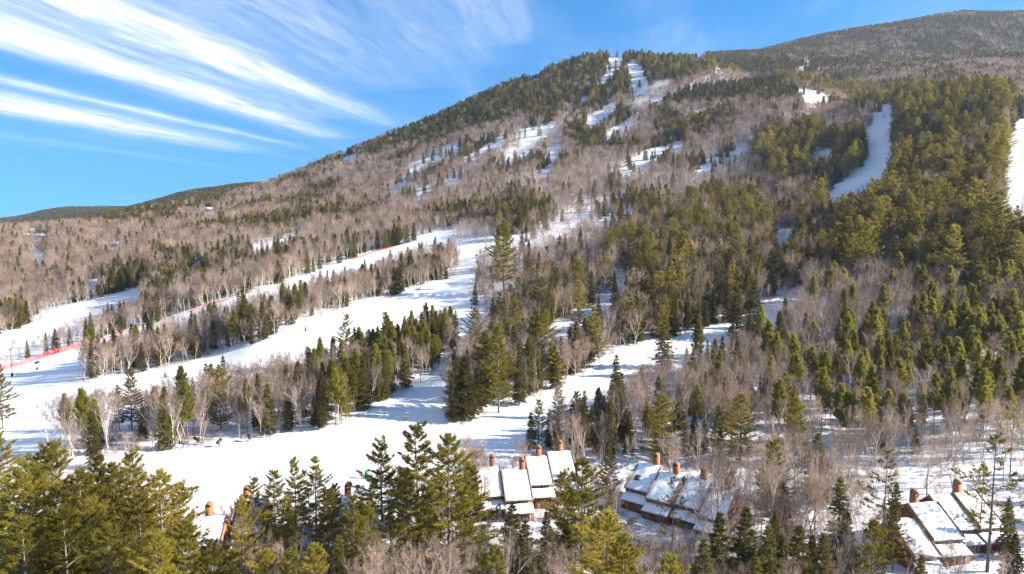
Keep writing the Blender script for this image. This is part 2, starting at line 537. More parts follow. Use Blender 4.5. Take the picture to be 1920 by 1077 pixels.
# open snow seen higher on the mountain: kept free of trees that would hide it
SNOW_VIEW = [
    [(1143, 100), (1168, 97), (1166, 116), (1160, 129), (1150, 126), (1141, 112)],
    [(1178, 118), (1190, 114), (1202, 126), (1213, 132), (1214, 166), (1204, 173), (1185, 173), (1183, 140)],
    [(1126, 160), (1130, 145), (1150, 132), (1147, 142), (1132, 158)],
    [(1085, 198), (1090, 185), (1104, 177), (1101, 188)],
    [(1098, 232), (1128, 206), (1158, 197), (1152, 207), (1112, 236)],
    [(1132, 262), (1155, 238), (1182, 221), (1186, 232), (1160, 247), (1142, 262)],
    [(1218, 190), (1226, 176), (1240, 176), (1236, 190)],
    [(942, 298), (963, 276), (984, 263), (978, 250), (1004, 231), (1001, 245), (1039, 231), (1036, 245), (1012, 256), (990, 288), (965, 307)],
    [(1018, 292), (1048, 262), (1053, 274), (1042, 292)],
    [(798, 302), (828, 284), (870, 266), (869, 274), (836, 291), (808, 309)],
    [(922, 274), (945, 254), (946, 262), (930, 278)],
    [(733, 355), (765, 334), (764, 344), (741, 358)],
    [(768, 375), (806, 350), (803, 362), (780, 378)],
    [(828, 348), (858, 322), (862, 333), (842, 349)],
    [(1163, 322), (1226, 289), (1230, 298), (1178, 326)],
    [(1000, 332), (1032, 308), (1030, 320), (1008, 336)],
    [(1498, 170), (1530, 176), (1556, 184), (1552, 196), (1530, 194), (1502, 187)],
    [(1496, 131), (1518, 110), (1526, 113), (1507, 131)],
    [(478, 374), (487, 352), (494, 356), (490, 370)],
    [(640, 300), (643, 290), (667, 294), (660, 300)],
    [(1518, 290), (1556, 274), (1566, 282), (1528, 297)],
    [(1258, 276), (1262, 262), (1282, 266), (1276, 280)],
    [(1340, 118), (1360, 121), (1364, 129), (1346, 128)],
    [(1300, 104), (1322, 103), (1320, 109), (1302, 110)],
    [(984, 143), (1022, 124), (1022, 129), (990, 148)],
    [(328, 516), (374, 488), (384, 492), (345, 516)],
    [(462, 474), (505, 456), (560, 436), (574, 436), (520, 461), (474, 478)],
    [(165, 530), (174, 516), (184, 520), (178, 540)],
    [(58, 485), (62, 470), (80, 475), (82, 496)],
    [(1296, 322), (1330, 302), (1336, 308), (1304, 330)],
    [(1120, 420), (1190, 386), (1196, 392), (1130, 428)],
    [(1000, 645), (1060, 606), (1130, 560), (1165, 512), (1184, 516), (1150, 562), (1090, 606), (1030, 648)],
    [(1440, 452), (1468, 425), (1494, 428), (1470, 455)], [(1430, 372), (1450, 362), (1470, 366), (1440, 380)],
    [(1190, 300), (1250, 268), (1256, 274), (1205, 306)], [(1330, 305), (1400, 272), (1404, 278), (1340, 312)],
    [(760, 322), (800, 300), (806, 304), (770, 328)], [(866, 300), (920, 268), (924, 274), (874, 306)],
    [(64, 439), (90, 439), (90, 449), (64, 449)], [(40, 441), (56, 441), (56, 447), (40, 447)], [(54, 430), (67, 430), (67, 438), (54, 438)],
    [(209, 456), (223, 456), (223, 465), (209, 465)], [(275, 423), (293, 423), (293, 430), (275, 430)], [(382, 391), (402, 391), (402, 398), (382, 398)], [(0, 431), (12, 431), (12, 437), (0, 437)],
]


def mask_of(u, v):
    run = np.zeros(np.shape(u), bool)
    for p in RUN_BASE:
        run |= in_poly(u, v, p)
    for p in ISLANDS:
        run &= ~in_poly(u, v, p)
    return run


def build_ground():
    # rows in front, plus rows passing under and behind the camera
    back = np.linspace(-900, 15, 20)
    Yall = np.concatenate([back, YG])
    NYa = len(Yall)
    W = np.where(Yall > 25, Yall, 25 + (25 - Yall) * 1.0)
    X = QG[:, None] * W[None, :]
    Y = np.repeat(Yall[None, :], NQ, 0)
    Z = np.concatenate([np.repeat(ZG[:, :1], len(back), 1), ZG], 1)
    co = np.stack([X, Y, Z], -1).reshape(-1, 3)
    i, j = np.meshgrid(np.arange(NQ - 1), np.arange(NYa - 1), indexing='ij')
    a = (i * NYa + j).ravel()
    quads = np.stack([a, a + NYa, a + NYa + 1, a + 1], 1)
    me = bpy.data.meshes.new('snowy_ground')
    me.vertices.add(len(co))
    me.vertices.foreach_set('co', co.ravel())
    me.loops.add(quads.size)
    me.loops.foreach_set('vertex_index', quads.ravel().astype(np.int32))
    me.polygons.add(len(quads))
    me.polygons.foreach_set('loop_start', (np.arange(len(quads)) * 4).astype(np.int32))
    me.polygons.foreach_set('use_smooth', np.ones(len(quads), bool))
    me.update(calc_edges=True)
    u, v = proj(co[:, 0], co[:, 1], co[:, 2])
    front = co[:, 1] > 60
    run = mask_of(u, v) & front
    for p in SNOW_VIEW:
        run |= in_poly(u, v, p) & front
    forest = (~run).astype(np.float32)
    fg = forest.reshape(NQ, NYa)
    for _ in range(2):                                       # soft edge
        p = np.pad(fg, 1, mode='edge')
        fg = (p[:-2, 1:-1] + p[2:, 1:-1] + p[1:-1, :-2] + p[1:-1, 2:] + 2 * p[1:-1, 1:-1]) / 6
    at = me.attributes.new('forest', 'FLOAT', 'POINT')
    at.data.foreach_set('value', fg.ravel().astype(np.float32))
    dirt = np.zeros(len(co), np.float32)
    for (du, dv, r) in ((700, 1015, 7), (725, 990, 4), (1205, 1050, 8), (1175, 1030, 4), (1010, 1045, 4)):
        x, y, z = cast(du, dv)
        d = np.hypot((co[:, 0] - x) / r, (co[:, 1] - y) / r)
        dirt = np.maximum(dirt, np.clip(1.4 - d, 0, 1))
    at = me.attributes.new('dirt', 'FLOAT', 'POINT')
    at.data.foreach_set('value', dirt.astype(np.float32))
    me.materials.append(M['ground'])
    o = bpy.data.objects.new('ground', me)
    COL.objects.link(o)
    o['kind'] = 'structure'
    o['label'] = 'snow covered mountainside with groomed ski runs'
    return o


build_ground()


# ------------------------------------------------------------------ mesh building
class MB:
    def __init__(s):
        s.v, s.f3, s.f4, s.n = [], [], [], 0

    def add(s, verts, tris=None, quads=None):
        verts = np.asarray(verts, float).reshape(-1, 3)
        if tris is not None and len(tris):
            s.f3.append(np.asarray(tris, int) + s.n)
        if quads is not None and len(quads):
            s.f4.append(np.asarray(quads, int) + s.n)
        s.v.append(verts)
        s.n += len(verts)

    def tube(s, pts, rad, n=5, cap=True):
        pts = np.asarray(pts, float)
        rad = np.broadcast_to(np.asarray(rad, float), (len(pts),))
        tan = np.gradient(pts, axis=0)
        tan /= np.linalg.norm(tan, axis=1, keepdims=True) + 1e-9
        ref = np.array([1., 0, 0]) if abs(tan[0, 0]) < .8 else np.array([0, 1., 0])
        a = np.cross(tan, ref)
        a /= np.linalg.norm(a, axis=1, keepdims=True) + 1e-9
        b = np.cross(tan, a)
        th = np.arange(n) * 2 * math.pi / n
        ring = a[:, None, :] * np.cos(th)[None, :, None] + b[:, None, :] * np.sin(th)[None, :, None]
        V = pts[:, None, :] + ring * rad[:, None, None]
        m = len(pts)
        i, j = np.meshgrid(np.arange(m - 1), np.arange(n), indexing='ij')
        i, j = i.ravel(), j.ravel()
        k = (j + 1) % n
        q = np.stack([i * n + j, i * n + k, (i + 1) * n + k, (i + 1) * n + j], 1)
        tris = None
        if cap and n >= 3:
            tris = [[(m - 1) * n, (m - 1) * n + x, (m - 1) * n + x + 1] for x in range(1, n - 1)]
            tris += [[0, x + 1, x] for x in range(1, n - 1)]
        s.add(V.reshape(-1, 3), tris, q)

    def box(s, lo, hi, mat=None):
        x0, y0, z0 = lo
        x1, y1, z1 = hi
        V = np.array([(x0, y0, z0), (x1, y0, z0), (x1, y1, z0), (x0, y1, z0), (x0, y0, z1), (x1, y0, z1), (x1, y1, z1), (x0, y1, z1)], float)
        if mat is not None:
            V = V @ np.array(mat)[:3, :3].T + np.array(mat)[:3, 3]
        s.add(V, None, [(0, 3, 2, 1), (4, 5, 6, 7), (0, 1, 5, 4), (1, 2, 6, 5), (2, 3, 7, 6), (3, 0, 4, 7)])

    def prism(s, poly, x0, x1):
        """outline in (y, z) pushed along x"""
        n = len(poly)
        V = [(x0, p[0], p[1]) for p in poly] + [(x1, p[0], p[1]) for p in poly]
        q = [(i, (i + 1) % n, n + (i + 1) % n, n + i) for i in range(n)]
        t = []
        for i in range(1, n - 1):
            t += [(0, i + 1, i), (n, n + i, n + i + 1)]
        s.add(V, t, q)

    def blades(s, p, d, length, width, rs):
        """one thin triangle per row of p, pointing along d"""
        p, d = np.asarray(p, float), np.asarray(d, float)
        d = d / (np.linalg.norm(d, axis=1, keepdims=True) + 1e-9)
        r = rs.normal(size=d.shape)
        side = np.cross(d, r)
        side /= np.linalg.norm(side, axis=1, keepdims=True) + 1e-9
        length = np.broadcast_to(np.asarray(length, float), (len(p),))[:, None]
        width = np.broadcast_to(np.asarray(width, float), (len(p),))[:, None]
        V = np.stack([p - side * width / 2, p + side * width / 2, p + d * length], 1)
        s.add(V.reshape(-1, 3), np.arange(len(p) * 3).reshape(-1, 3))

    def arrays(s):
        v = np.concatenate(s.v) if s.v else np.zeros((0, 3))
        f3 = np.concatenate(s.f3) if s.f3 else np.zeros((0, 3), int)
        f4 = np.concatenate(s.f4) if s.f4 else np.zeros((0, 4), int)
        return v, f3, f4

    def mesh(s, name, mats, smooth=False):
        return mesh_from(name, [s.arrays()], mats if isinstance(mats, list) else [mats], smooth)

    def build(s, name, mat, parent=None, loc=None, rot=None, smooth=False):
        o = bpy.data.objects.new(name, s.mesh(name, mat, smooth))
        COL.objects.link(o)
        if parent is not None:
            o.parent = parent
        if loc is not None:
            o.location = loc
        if rot is not None:
            o.rotation_euler = rot
        return o


def mesh_from(name, parts, mats, smooth=False):
    """parts: list of (verts, tris, quads), one material each"""
    vs, loops, starts, mi = [], [], [], []
    off, lo = 0, 0
    for k, (v, f3, f4) in enumerate(parts):
        vs.append(v)
        if len(f3):
            loops.append((f3 + off).ravel())
            starts.append(lo + np.arange(len(f3)) * 3)
            lo += f3.size
            mi.append(np.full(len(f3), k))
        if len(f4):
            loops.append((f4 + off).ravel())
            starts.append(lo + np.arange(len(f4)) * 4)
            lo += f4.size
            mi.append(np.full(len(f4), k))
        off += len(v)
    vs = np.concatenate(vs)
    loops, starts, mi = np.concatenate(loops), np.concatenate(starts), np.concatenate(mi)
    me = bpy.data.meshes.new(name)
    me.vertices.add(len(vs))
    me.vertices.foreach_set('co', vs.ravel())
    me.loops.add(len(loops))
    me.loops.foreach_set('vertex_index', loops.astype(np.int32))
    me.polygons.add(len(starts))
    me.polygons.foreach_set('loop_start', starts.astype(np.int32))
    me.polygons.foreach_set('material_index', mi.astype(np.int32))
    if smooth:
        me.polygons.foreach_set('use_smooth', np.ones(len(starts), bool))
    me.update(calc_edges=True)
    for m in mats:
        me.materials.append(m)
    return me


def unit(v):
    v = np.asarray(v, float)
    return v / (np.linalg.norm(v, axis=-1, keepdims=True) + 1e-9)


# ------------------------------------------------------------------ tree generators: each returns (trunk MB, crown MB), height 1 = metres of design height
def conifer(seed, H, lod, style):
    """style: pine (tall, layered plumes), sparse (thin pine), young (bushy pine on bare stem), spruce (dense cone), hemlock (broad soft cone)"""
    rs = np.random.default_rng(seed)
    P = dict(pine=dict(h0=.17, L=.33, gap=.060, nb=6.2, pitch=(-.04, .7), peak=.22, tuft=11.5, size=.66, irr=.46, w=.15, r=.0125),
             full=dict(h0=.08, L=.36, gap=.050, nb=6.0, pitch=(.04, .85), peak=.20, tuft=9.5, size=.66, irr=.44, w=.15, r=.0125),
             sparse=dict(h0=.30, L=.31, gap=.056, nb=3.8, pitch=(.0, .7), peak=.35, tuft=6.0, size=.62, irr=.6, w=.14, r=.011),
             young=dict(h0=.42, L=.23, gap=.032, nb=6.0, pitch=(.30, 1.05), peak=.35, tuft=9.5, size=.62, irr=.3, w=.16, r=.009),
             spruce=dict(h0=.08, L=.19, gap=.028, nb=6.5, pitch=(-.25, .35), peak=.06, tuft=9.0, size=.44, irr=.28, w=.15, r=.011),
             hemlock=dict(h0=.06, L=.27, gap=.032, nb=6.5, pitch=(-.2, .55), peak=.12, tuft=9.5, size=.47, irr=.36, w=.16, r=.012))[style]
    tr, cr = MB(), MB()
    nseg = {0: 9, 1: 5, 2: 3}[lod]
    hs = np.linspace(0, H, nseg)
    bend = rs.normal(0, .006 * H, 2)
    def axis(h):
        k = np.asarray(h) / H
        return np.stack([bend[0] * np.sin(k * 2.6), bend[1] * np.sin(k * 3.1 + .4) - bend[1] * .389, np.asarray(h) + 0 * k], -1)
    tr.tube(axis(hs), np.maximum(P['r'] * H * (1 - hs / H) ** .85 + .012, .02), {0: 7, 1: 5, 2: 3}[lod])
    dens = {0: 1.0, 1: .34, 2: .10}[lod]
    grow = {0: 1.0, 1: 1.55, 2: 2.5}[lod]
    h = P['h0'] * H
    tp, td = [], []
    lean = rs.uniform(0, 2 * math.pi)
    while h < H * .985:
        k = (h - P['h0'] * H) / (H * (1 - P['h0']))
        prof = (1 - k) ** (.68 if style in ('pine', 'full', 'young', 'sparse') else .82)
        if k < P['peak']:
            prof *= .55 + .45 * k / P['peak']
        nb = max(2, int(round(P['nb'] + rs.normal(0, .9))))
        az0 = rs.uniform(0, 6.28)
        layer = rs.uniform(1 - P['irr'] * .8, 1 + P['irr'] * .35)
        for b in range(nb):
            az = az0 + b * 6.283 / nb + rs.normal(0, .28)
            L = P['L'] * H * prof * layer * rs.uniform(1 - P['irr'], 1.12) * (1 + .14 * math.cos(az - lean)) + .15
            pitch = P['pitch'][0] + (P['pitch'][1] - P['pitch'][0]) * k ** 1.2 + rs.normal(0, .09)
            d = np.array([math.cos(az) * math.cos(pitch), math.sin(az) * math.cos(pitch), math.sin(pitch)])
            base = axis(h + rs.uniform(-.3, .3) * P['gap'] * H)
            curl = .20 if style in ('pine', 'full', 'sparse', 'young') else (-.10 if style == 'spruce' else -.06)
            ss = np.linspace(0, 1, 4)
            line = base + d * (ss[:, None] * L) + np.array([0, 0, 1.]) * (ss[:, None] ** 2 * L * curl)
            if lod == 0 or (lod == 1 and L > 1.5 and style in ('pine', 'sparse', 'full')):
                tr.tube(line, np.linspace(.010 * L + .012, .008, 4), 3, cap=False)
            n = max(2, int(P['tuft'] * L * dens * (1.25 if k > .8 else 1)))
            lo = {'pine': .30, 'sparse': .45, 'full': .22, 'young': .2, 'spruce': .12, 'hemlock': .12}[style]
            s = lo + (1 - lo) * rs.uniform(0, 1, n) ** .75
            pos = base + d * (s[:, None] * L) + np.array([0, 0, 1.]) * (s[:, None] ** 2 * L * curl)
            side = np.array([-math.sin(az), math.cos(az), 0])
            wid = (.34 if style in ('pine', 'full', 'sparse', 'hemlock') else .26) * L * (1.05 - s * .75)
            lat = rs.uniform(-1, 1, n) * wid
            pos = pos + side * lat[:, None] + np.array([0, 0, 1.]) * (rs.normal(0, .035, n) * min(L, 2.5) - (.02 if curl > 0 else .10) * np.abs(lat))[:, None]
            tp.append(pos)
            dd = d[None, :] * .8 + side[None, :] * (np.sign(lat) * .6)[:, None] + np.array([0, 0, .38 if curl > 0 else -.05])
            td.append(dd)
        h += P['gap'] * H * rs.uniform(.75, 1.3)
    top = axis(np.linspace(H * .93, H * 1.0, 5))
    tp.append(top)
    td.append(np.tile([0, 0, 1.], (5, 1)) + rs.normal(0, .2, (5, 3)))
    tp, td = np.concatenate(tp), unit(np.concatenate(td))
    nbl = {0: 8, 1: 5, 2: 4}[lod]
    p = np.repeat(tp, nbl, 0)
    d = np.repeat(td, nbl, 0) + rs.normal(0, .55, (len(tp) * nbl, 3))
    p = p - unit(d) * P['size'] * .22 * grow
    cr.blades(p, d, P['size'] * grow * rs.uniform(.7, 1.2, len(p)), P['w'] * {0: .68, 1: 1.0, 2: 1.2}[lod] * grow * rs.uniform(.7, 1.2, len(p)), rs)
    return tr, cr


def hardwood(seed, H, lod, style):
    """bare broadleaf tree. style: maple (rounded fine crown), tall (narrow forest tree), spread (open crown), birch (slim pale, often several stems)"""
    rs = np.random.default_rng(seed)
    tr, cr = MB(), MB()
    P = dict(maple=dict(fork=.30, ang=.62, rr=.0125), tall=dict(fork=.52, ang=.42, rr=.0110), spread=dict(fork=.24, ang=.82, rr=.015),
             birch=dict(fork=.42, ang=.42, rr=.0085), shrub=dict(fork=.04, ang=.55, rr=.006))[style]
    tips = []

    def limb(p, d, L, r, depth, maxd):
        n = 4 if depth == 0 else 3
        pts = [p]
        dd = d
        for k in range(n):
            dd = unit(dd + rs.normal(0, .10, 3) + np.array([0, 0, .10 if depth else .04]))
            pts.append(pts[-1] + dd * L / n)
        pts = np.array(pts)
        sides = {0: 6, 1: 4, 2: 3}[lod] if depth == 0 else (4 if depth == 1 and lod == 0 else 3)
        if depth <= {0: 3, 1: 2, 2: 1}[lod]:
            tr.tube(pts, np.linspace(r, r * .62, n + 1), sides, cap=False)
        if depth >= 1:
            tips.append((pts[-1], dd, depth, L))
            tips.append((pts[-2], dd, depth, L))
        if depth >= maxd:
            return
        kids = rs.integers(3, 5) if depth < 2 else rs.integers(2, 4)
        for c in range(kids):
            s = rs.uniform(.35, 1.0) if depth else rs.uniform(.62, 1.0)
            if c == 0:
                s = 1.0
            idx = s * n
            i0 = min(int(idx), n - 1)
            q = pts[i0] * (1 - (idx - i0)) + pts[i0 + 1] * (idx - i0)
            az = rs.uniform(0, 6.28)
            perp = unit(np.cross(dd, [math.cos(az), math.sin(az), .2]))
            a = (P['ang'] * rs.uniform(.55, 1.3)) if c else P['ang'] * .3
            nd = unit(dd * math.cos(a) + perp * math.sin(a))
            limb(q, nd, L * rs.uniform(.55, .82) * (1.0 if depth else .62 / max(P['fork'], .3) * .62), r * (.62 if c == 0 else .45), depth + 1, maxd)

    stems = 1
    if style == 'birch':
        stems = int(rs.integers(1, 4))
    if style == 'shrub':
        stems = int(rs.integers(5, 8))
    for st in range(stems):
        d0 = unit(np.array([rs.normal(0, .05), rs.normal(0, .05), 1.0]))
        if stems > 1:
            a = rs.uniform(0, 6.28)
            sp_ = .13 if style == 'birch' else .45
            d0 = unit(np.array([math.cos(a) * sp_, math.sin(a) * sp_, 1]))
        if style == 'shrub':
            limb(np.array([rs.normal(0, .1), rs.normal(0, .1), 0.]), d0, H * .45, .02 * H, 1, 3)
        else:
            limb(np.array([rs.normal(0, .15) * (stems > 1), rs.normal(0, .15) * (stems > 1), -.2]), d0, H * P['fork'] * 1.25, P['rr'] * H * (1 if stems == 1 else .75), 0, 4 if lod < 2 else 3)
    pts = np.array([t[0] for t in tips])
    dirs = np.array([t[1] for t in tips])
    zmax = pts[:, 2].max() + .8
    # fine twigs
    nt_ = {0: 1700, 1: 480, 2: 200}[lod]
    if style in ('birch', 'shrub'):
        nt_ = int(nt_ * .55)
    k = rs.integers(0, len(pts), nt_)
    p = pts[k] + rs.normal(0, .22, (nt_, 3)) * (1 if lod == 0 else 1.6)
    d = unit(dirs[k] * .75 + rs.normal(0, .5, (nt_, 3)) + np.array([0, 0, .35]))
    ln = rs.uniform(.55, 1.35, nt_) * H / 15 * {0: 1, 1: 1.25, 2: 1.6}[lod]
    wd = rs.uniform(.6, 1.3, nt_) * {0: .042, 1: .095, 2: .23}[lod]
    cr.blades(p, d, ln, wd, rs)
    sc = H / max(zmax, .1)
    for mb in (tr, cr):
        mb.v = [v * sc for v in mb.v]
    return tr, cr


# kind -> list of variants, each {lod: (trunk mesh, crown mesh, joined mesh)}
KINDS = {
    'pine_tree': dict(H=22., styles=['pine', 'pine', 'full', 'pine'], mats=('bark', 'pine_needles')),
    'sparse_pine_tree': dict(H=22., styles=['sparse', 'sparse', 'sparse'], mats=('bark', 'pine_needles')),
    'young_pine_tree': dict(H=13., styles=['young', 'young', 'young'], mats=('bark', 'young_needles')),
    'spruce_tree': dict(H=14., styles=['spruce', 'hemlock', 'hemlock', 'spruce'], mats=('bark', 'spruce_needles')),
    'bare_hardwood_tree': dict(H=15., styles=['maple', 'tall', 'spread', 'tall', 'tall'], mats=('pale_bark', 'twigs')),
    'birch_tree': dict(H=14., styles=['birch', 'birch', 'birch'], mats=('birch_bark', 'birch_twigs')),
    'bare_shrub': dict(H=3., styles=['shrub', 'shrub'], mats=('pale_bark', 'twigs')),
}
for ki, (kind, K) in enumerate(KINDS.items()):
    K['var'] = []
    for vi, st in enumerate(K['styles']):
        d = {}
        for lod in (0, 1, 2):
            gen = hardwood if st in ('maple', 'tall', 'spread', 'birch', 'shrub') else conifer
            tr, cr = gen(1000 * ki + 10 * vi + 3, K['H'], lod, st)
            mt, mc = M[K['mats'][0]], M[K['mats'][1]]
            tm = tr.mesh('trunk', mt, True) if lod < 2 else None
            cm = cr.mesh('crown', mc) if lod < 2 else None
            jm = mesh_from(kind, [tr.arrays(), cr.arrays()], [mt, mc])
            d[lod] = (tm, cm, jm)
        K['var'].append(d)

# ------------------------------------------------------------------ where the trees stand
TREES = []          # dicts: kind, x, y, z, h, var, rot, wid, hero


def put(kind, x, y, h, var=None, wid=1.0, hero=False, z=None, tag=None):
    K = KINDS[kind]
    if z is None:
        z = float(ground(np.array([x]), np.array([y]))[0])
    TREES.append(dict(kind=kind, x=x, y=y, z=z - .1, h=h, var=random.randrange(len(K['styles'])) if var is None else var,
                      rot=random.uniform(0, 6.283), wid=wid, hero=hero, tag=tag))


def hero(kind, u, vtop, vbase=None, Y=None, var=None, wid=1.0, tag=None):
    """a tree singled out in the photo, given by its foot (or distance) and its top"""
    if Y is None:
        x, y, z = cast(u, vbase)
    else:
        q, _ = pix(u, (vtop + 1000) / 2)
        x, y = float(q * Y), float(Y)
        z = float(ground(np.array([x]), np.array([y]))[0])
    t = float(pix(u, vtop)[1])
    h = max(1.0, CAMZ + t * y - z)
    put(kind, x, y, h, var, wid, True, z, tag)


P_, S_, Yp, Hd, B_, Sp = 'pine_tree', 'spruce_tree', 'young_pine_tree', 'bare_hardwood_tree', 'birch_tree', 'sparse_pine_tree'
# foreground, bottom left mass of bright pines
for u, vt, Y, k, w in [(100, 828, 114, 2, 1.15), (35, 878, 103, 2, 1.2), (62, 852, 124, 0, 1.0), (150, 882, 104, 2, 1.25), (255, 842, 120, 0, 1.0), (212, 868, 110, 2, 1.15),
                       (300, 882, 112, 2, 1.2), (338, 905, 116, 2, 1.0), (182, 852, 128, 1, 1.0), (262, 925, 97, 2, 1.2), (118, 955, 90, 2, 1.2), (40, 972, 88, 2, 1.1),
                       (350, 975, 95, 2, 1.1), (395, 1010, 92, 2, 1.0), (200, 985, 86, 2, 1.15), (290, 1000, 85, 2, 1.1), (5, 930, 108, 0, 1.0), (165, 935, 98, 2, 1.1)]:
    hero(P_, u, vt, Y=Y, var=k, wid=w * 1.05)
hero(P_, 6, 684, vbase=805, var=0)
hero(P_, 2, 803, Y=150, var=1)
# foreground, middle group
for u, vt, Y, k, w in [(475, 893, 130, 1, .8), (452, 930, 113, 2, .7), (662, 925, 114, 0, .75), (690, 940, 110, 2, .7), (612, 915, 116, 1, .75), (512, 880, 126, 0, .95), (553, 858, 136, 1, .7), (592, 858, 133, 3, .85), (628, 905, 130, 0, .8), (540, 930, 118, 0, .8),
                       (718, 820, 130, 1, .85), (783, 793, 126, 0, .95), (842, 813, 119, 2, 1.0), (700, 900, 137, 1, .8), (880, 870, 128, 0, .9), (760, 880, 118, 0, .9),
                       (1092, 858, 123, 2, 1.0), (1060, 880, 128, 0, .9), (1140, 958, 97, 2, 1.1), (1170, 1000, 92, 2, 1.0), (590, 1020, 88, 2, .9), (500, 1030, 90, 2, .9)]:
    hero(P_, u, vt, Y=Y, var=k, wid=w * 1.2)
for u, vt, Y, k, w in [(960, 940, 113, 2, 1.0), (985, 975, 108, 2, 1.0), (1025, 960, 118, 2, .9), (1350, 960, 103, 2, 1.0), (1400, 950, 106, 2, 1.1), (1440, 985, 100, 2, 1.0), (1320, 1010, 97, 2, 1.0),
                       (1500, 985, 104, 2, 1.1), (1545, 1000, 100, 2, 1.0), (1575, 890, 122, 0, 1.0), (1590, 960, 110, 2, .9), (1530, 812, 152, 2, 1.05), (1905, 1000, 110, 2, 1.0), (1890, 930, 124, 0, 1.0), (1730, 1040, 98, 2, .9)]:
    hero(S_, u, vt, Y=Y, var=k, wid=w)
for u, vt, Y, k, w in [(1262, 888, 127, 0, .95), (1660, 845, 122, 1, 1.0), (1862, 808, 119, 0, 1.05), (1840, 860, 128, 2, .9), (650, 930, 124, 2, .8), (1895, 745, 165, 1, .8)]:
    hero(Sp, u, vt, Y=Y, var=k, wid=w)
for u, vt, Y, k in [(1400, 835, 146, 2), (1440, 812, 150, 0), (1492, 795, 158, 2), (1375, 872, 140, 0), (1530, 850, 138, 1), (1465, 870, 132, 2), (1330, 895, 128, 1), (1300, 905, 132, 3), (1415, 905, 126, 0),
                    (1485, 920, 122, 2), (1740, 805, 152, 2), (1765, 870, 145, 1), (870, 805, 155, 0), (895, 835, 150, 3), (345, 872, 165, 0), (385, 895, 160, 2), (1080, 815, 168, 2), (1120, 830, 170, 0),
                    (640, 985, 112, 1), (675, 960, 118, 3), (700, 1010, 100, 2), (745, 1005, 96, 0), (790, 1020, 94, 2), (840, 1015, 95, 0), (560, 985, 108, 1), (480, 985, 110, 3), (1030, 1010, 102, 1), (1640, 960, 112, 1),
                    (1690, 960, 106, 3), (1790, 1000, 104, 0), (1580, 1010, 98, 1), (615, 960, 121, 1), (900, 1010, 100, 3), (1245, 1000, 104, 3), (1300, 980, 106, 1)]:
    hero(Hd, u, vt, Y=Y, var=k)
for u, vt, Y in [(945, 985, 102), (1545, 935, 112), (1578, 955, 108), (1625, 900, 118), (690, 985, 108), (1470, 790, 162), (1205, 1015, 97), (1355, 930, 118)]:
    hero(B_, u, vt, Y=Y)
# the grey thicket of bare trees behind and beside the right-of-centre row
for k in range(26):
    hero(Hd, random.uniform(1335, 1590), random.uniform(800, 905), Y=random.uniform(124, 166))
for k in range(10):
    hero(Hd, random.uniform(860, 915), random.uniform(800, 870), Y=random.uniform(140, 165))
# right of the houses
for u, vt, vb, w in [(1240, 738, 868, 1.25), (1388, 738, 868, 1.3), (1488, 745, 872, 1.1), (1345, 760, 850, .9)]:
    hero(P_, u, vt, vbase=vb, var=2, wid=w)
for u, vt, vb, kd in [(1010, 748, 838, P_), (1045, 725, 832, P_), (1080, 732, 836, P_), (1030, 765, 840, S_), (1110, 758, 836, S_), (995, 770, 840, S_), (1145, 745, 852, S_), (1300, 770, 848, S_), (1320, 785, 852, S_), (1180, 770, 850, S_), (1285, 790, 855, S_), (1350, 800, 862, S_)]:
    hero(kd, u, vt, vbase=vb, var=0)
for u, vt, vb in [(1575, 722, 832), (1585, 735, 850), (1622, 728, 852), (1640, 745, 840), (1662, 732, 836), (1690, 738, 834), (1700, 755, 840), (1750, 702, 815), (1780, 735, 822), (1545, 660, 760), (1520, 650, 750),
                  (1850, 700, 800), (1870, 720, 800), (1440, 690, 790), (1470, 700, 800)]:
    hero(Yp, u, vt, vbase=vb)
# strip below the second run
for u, vt, vb, kd, k, w in [(414, 684, 806, P_, 2, .85), (248, 690, 808, P_, 0, .9), (225, 722, 808, P_, 1, .8), (650, 588, 700, P_, 1, .85), (723, 584, 695, P_, 0, .8), (648, 700, 785, P_, 2, .9), (270, 755, 826, S_, 0, 1.0),
                            (543, 722, 806, S_, 0, 1.0), (605, 692, 790, S_, 0, 1.0), (460, 550, 640, S_, 1, .9), (935, 608, 775, P_, 0, .9), (966, 555, 650, P_, 2, .8), (945, 412, 548, P_, 1, 1.0), (850, 705, 790, S_, 3, 1.2), (872, 668, 788, S_, 1, 1.1),
                            (893, 690, 775, S_, 2, 1.0), (1245, 590, 690, S_, 2, 1.0), (1380, 540, 635, S_, 2, 1.1), (1412, 525, 630, S_, 2, 1.0), (1380, 640, 740, S_, 2, 1.0), (760, 590, 680, S_, 0, 1.0), (790, 585, 670, S_, 3, 1.0), (820, 580, 665, S_, 0, 1.0)]:
    hero(kd, u, vt, vbase=vb, var=k, wid=w)

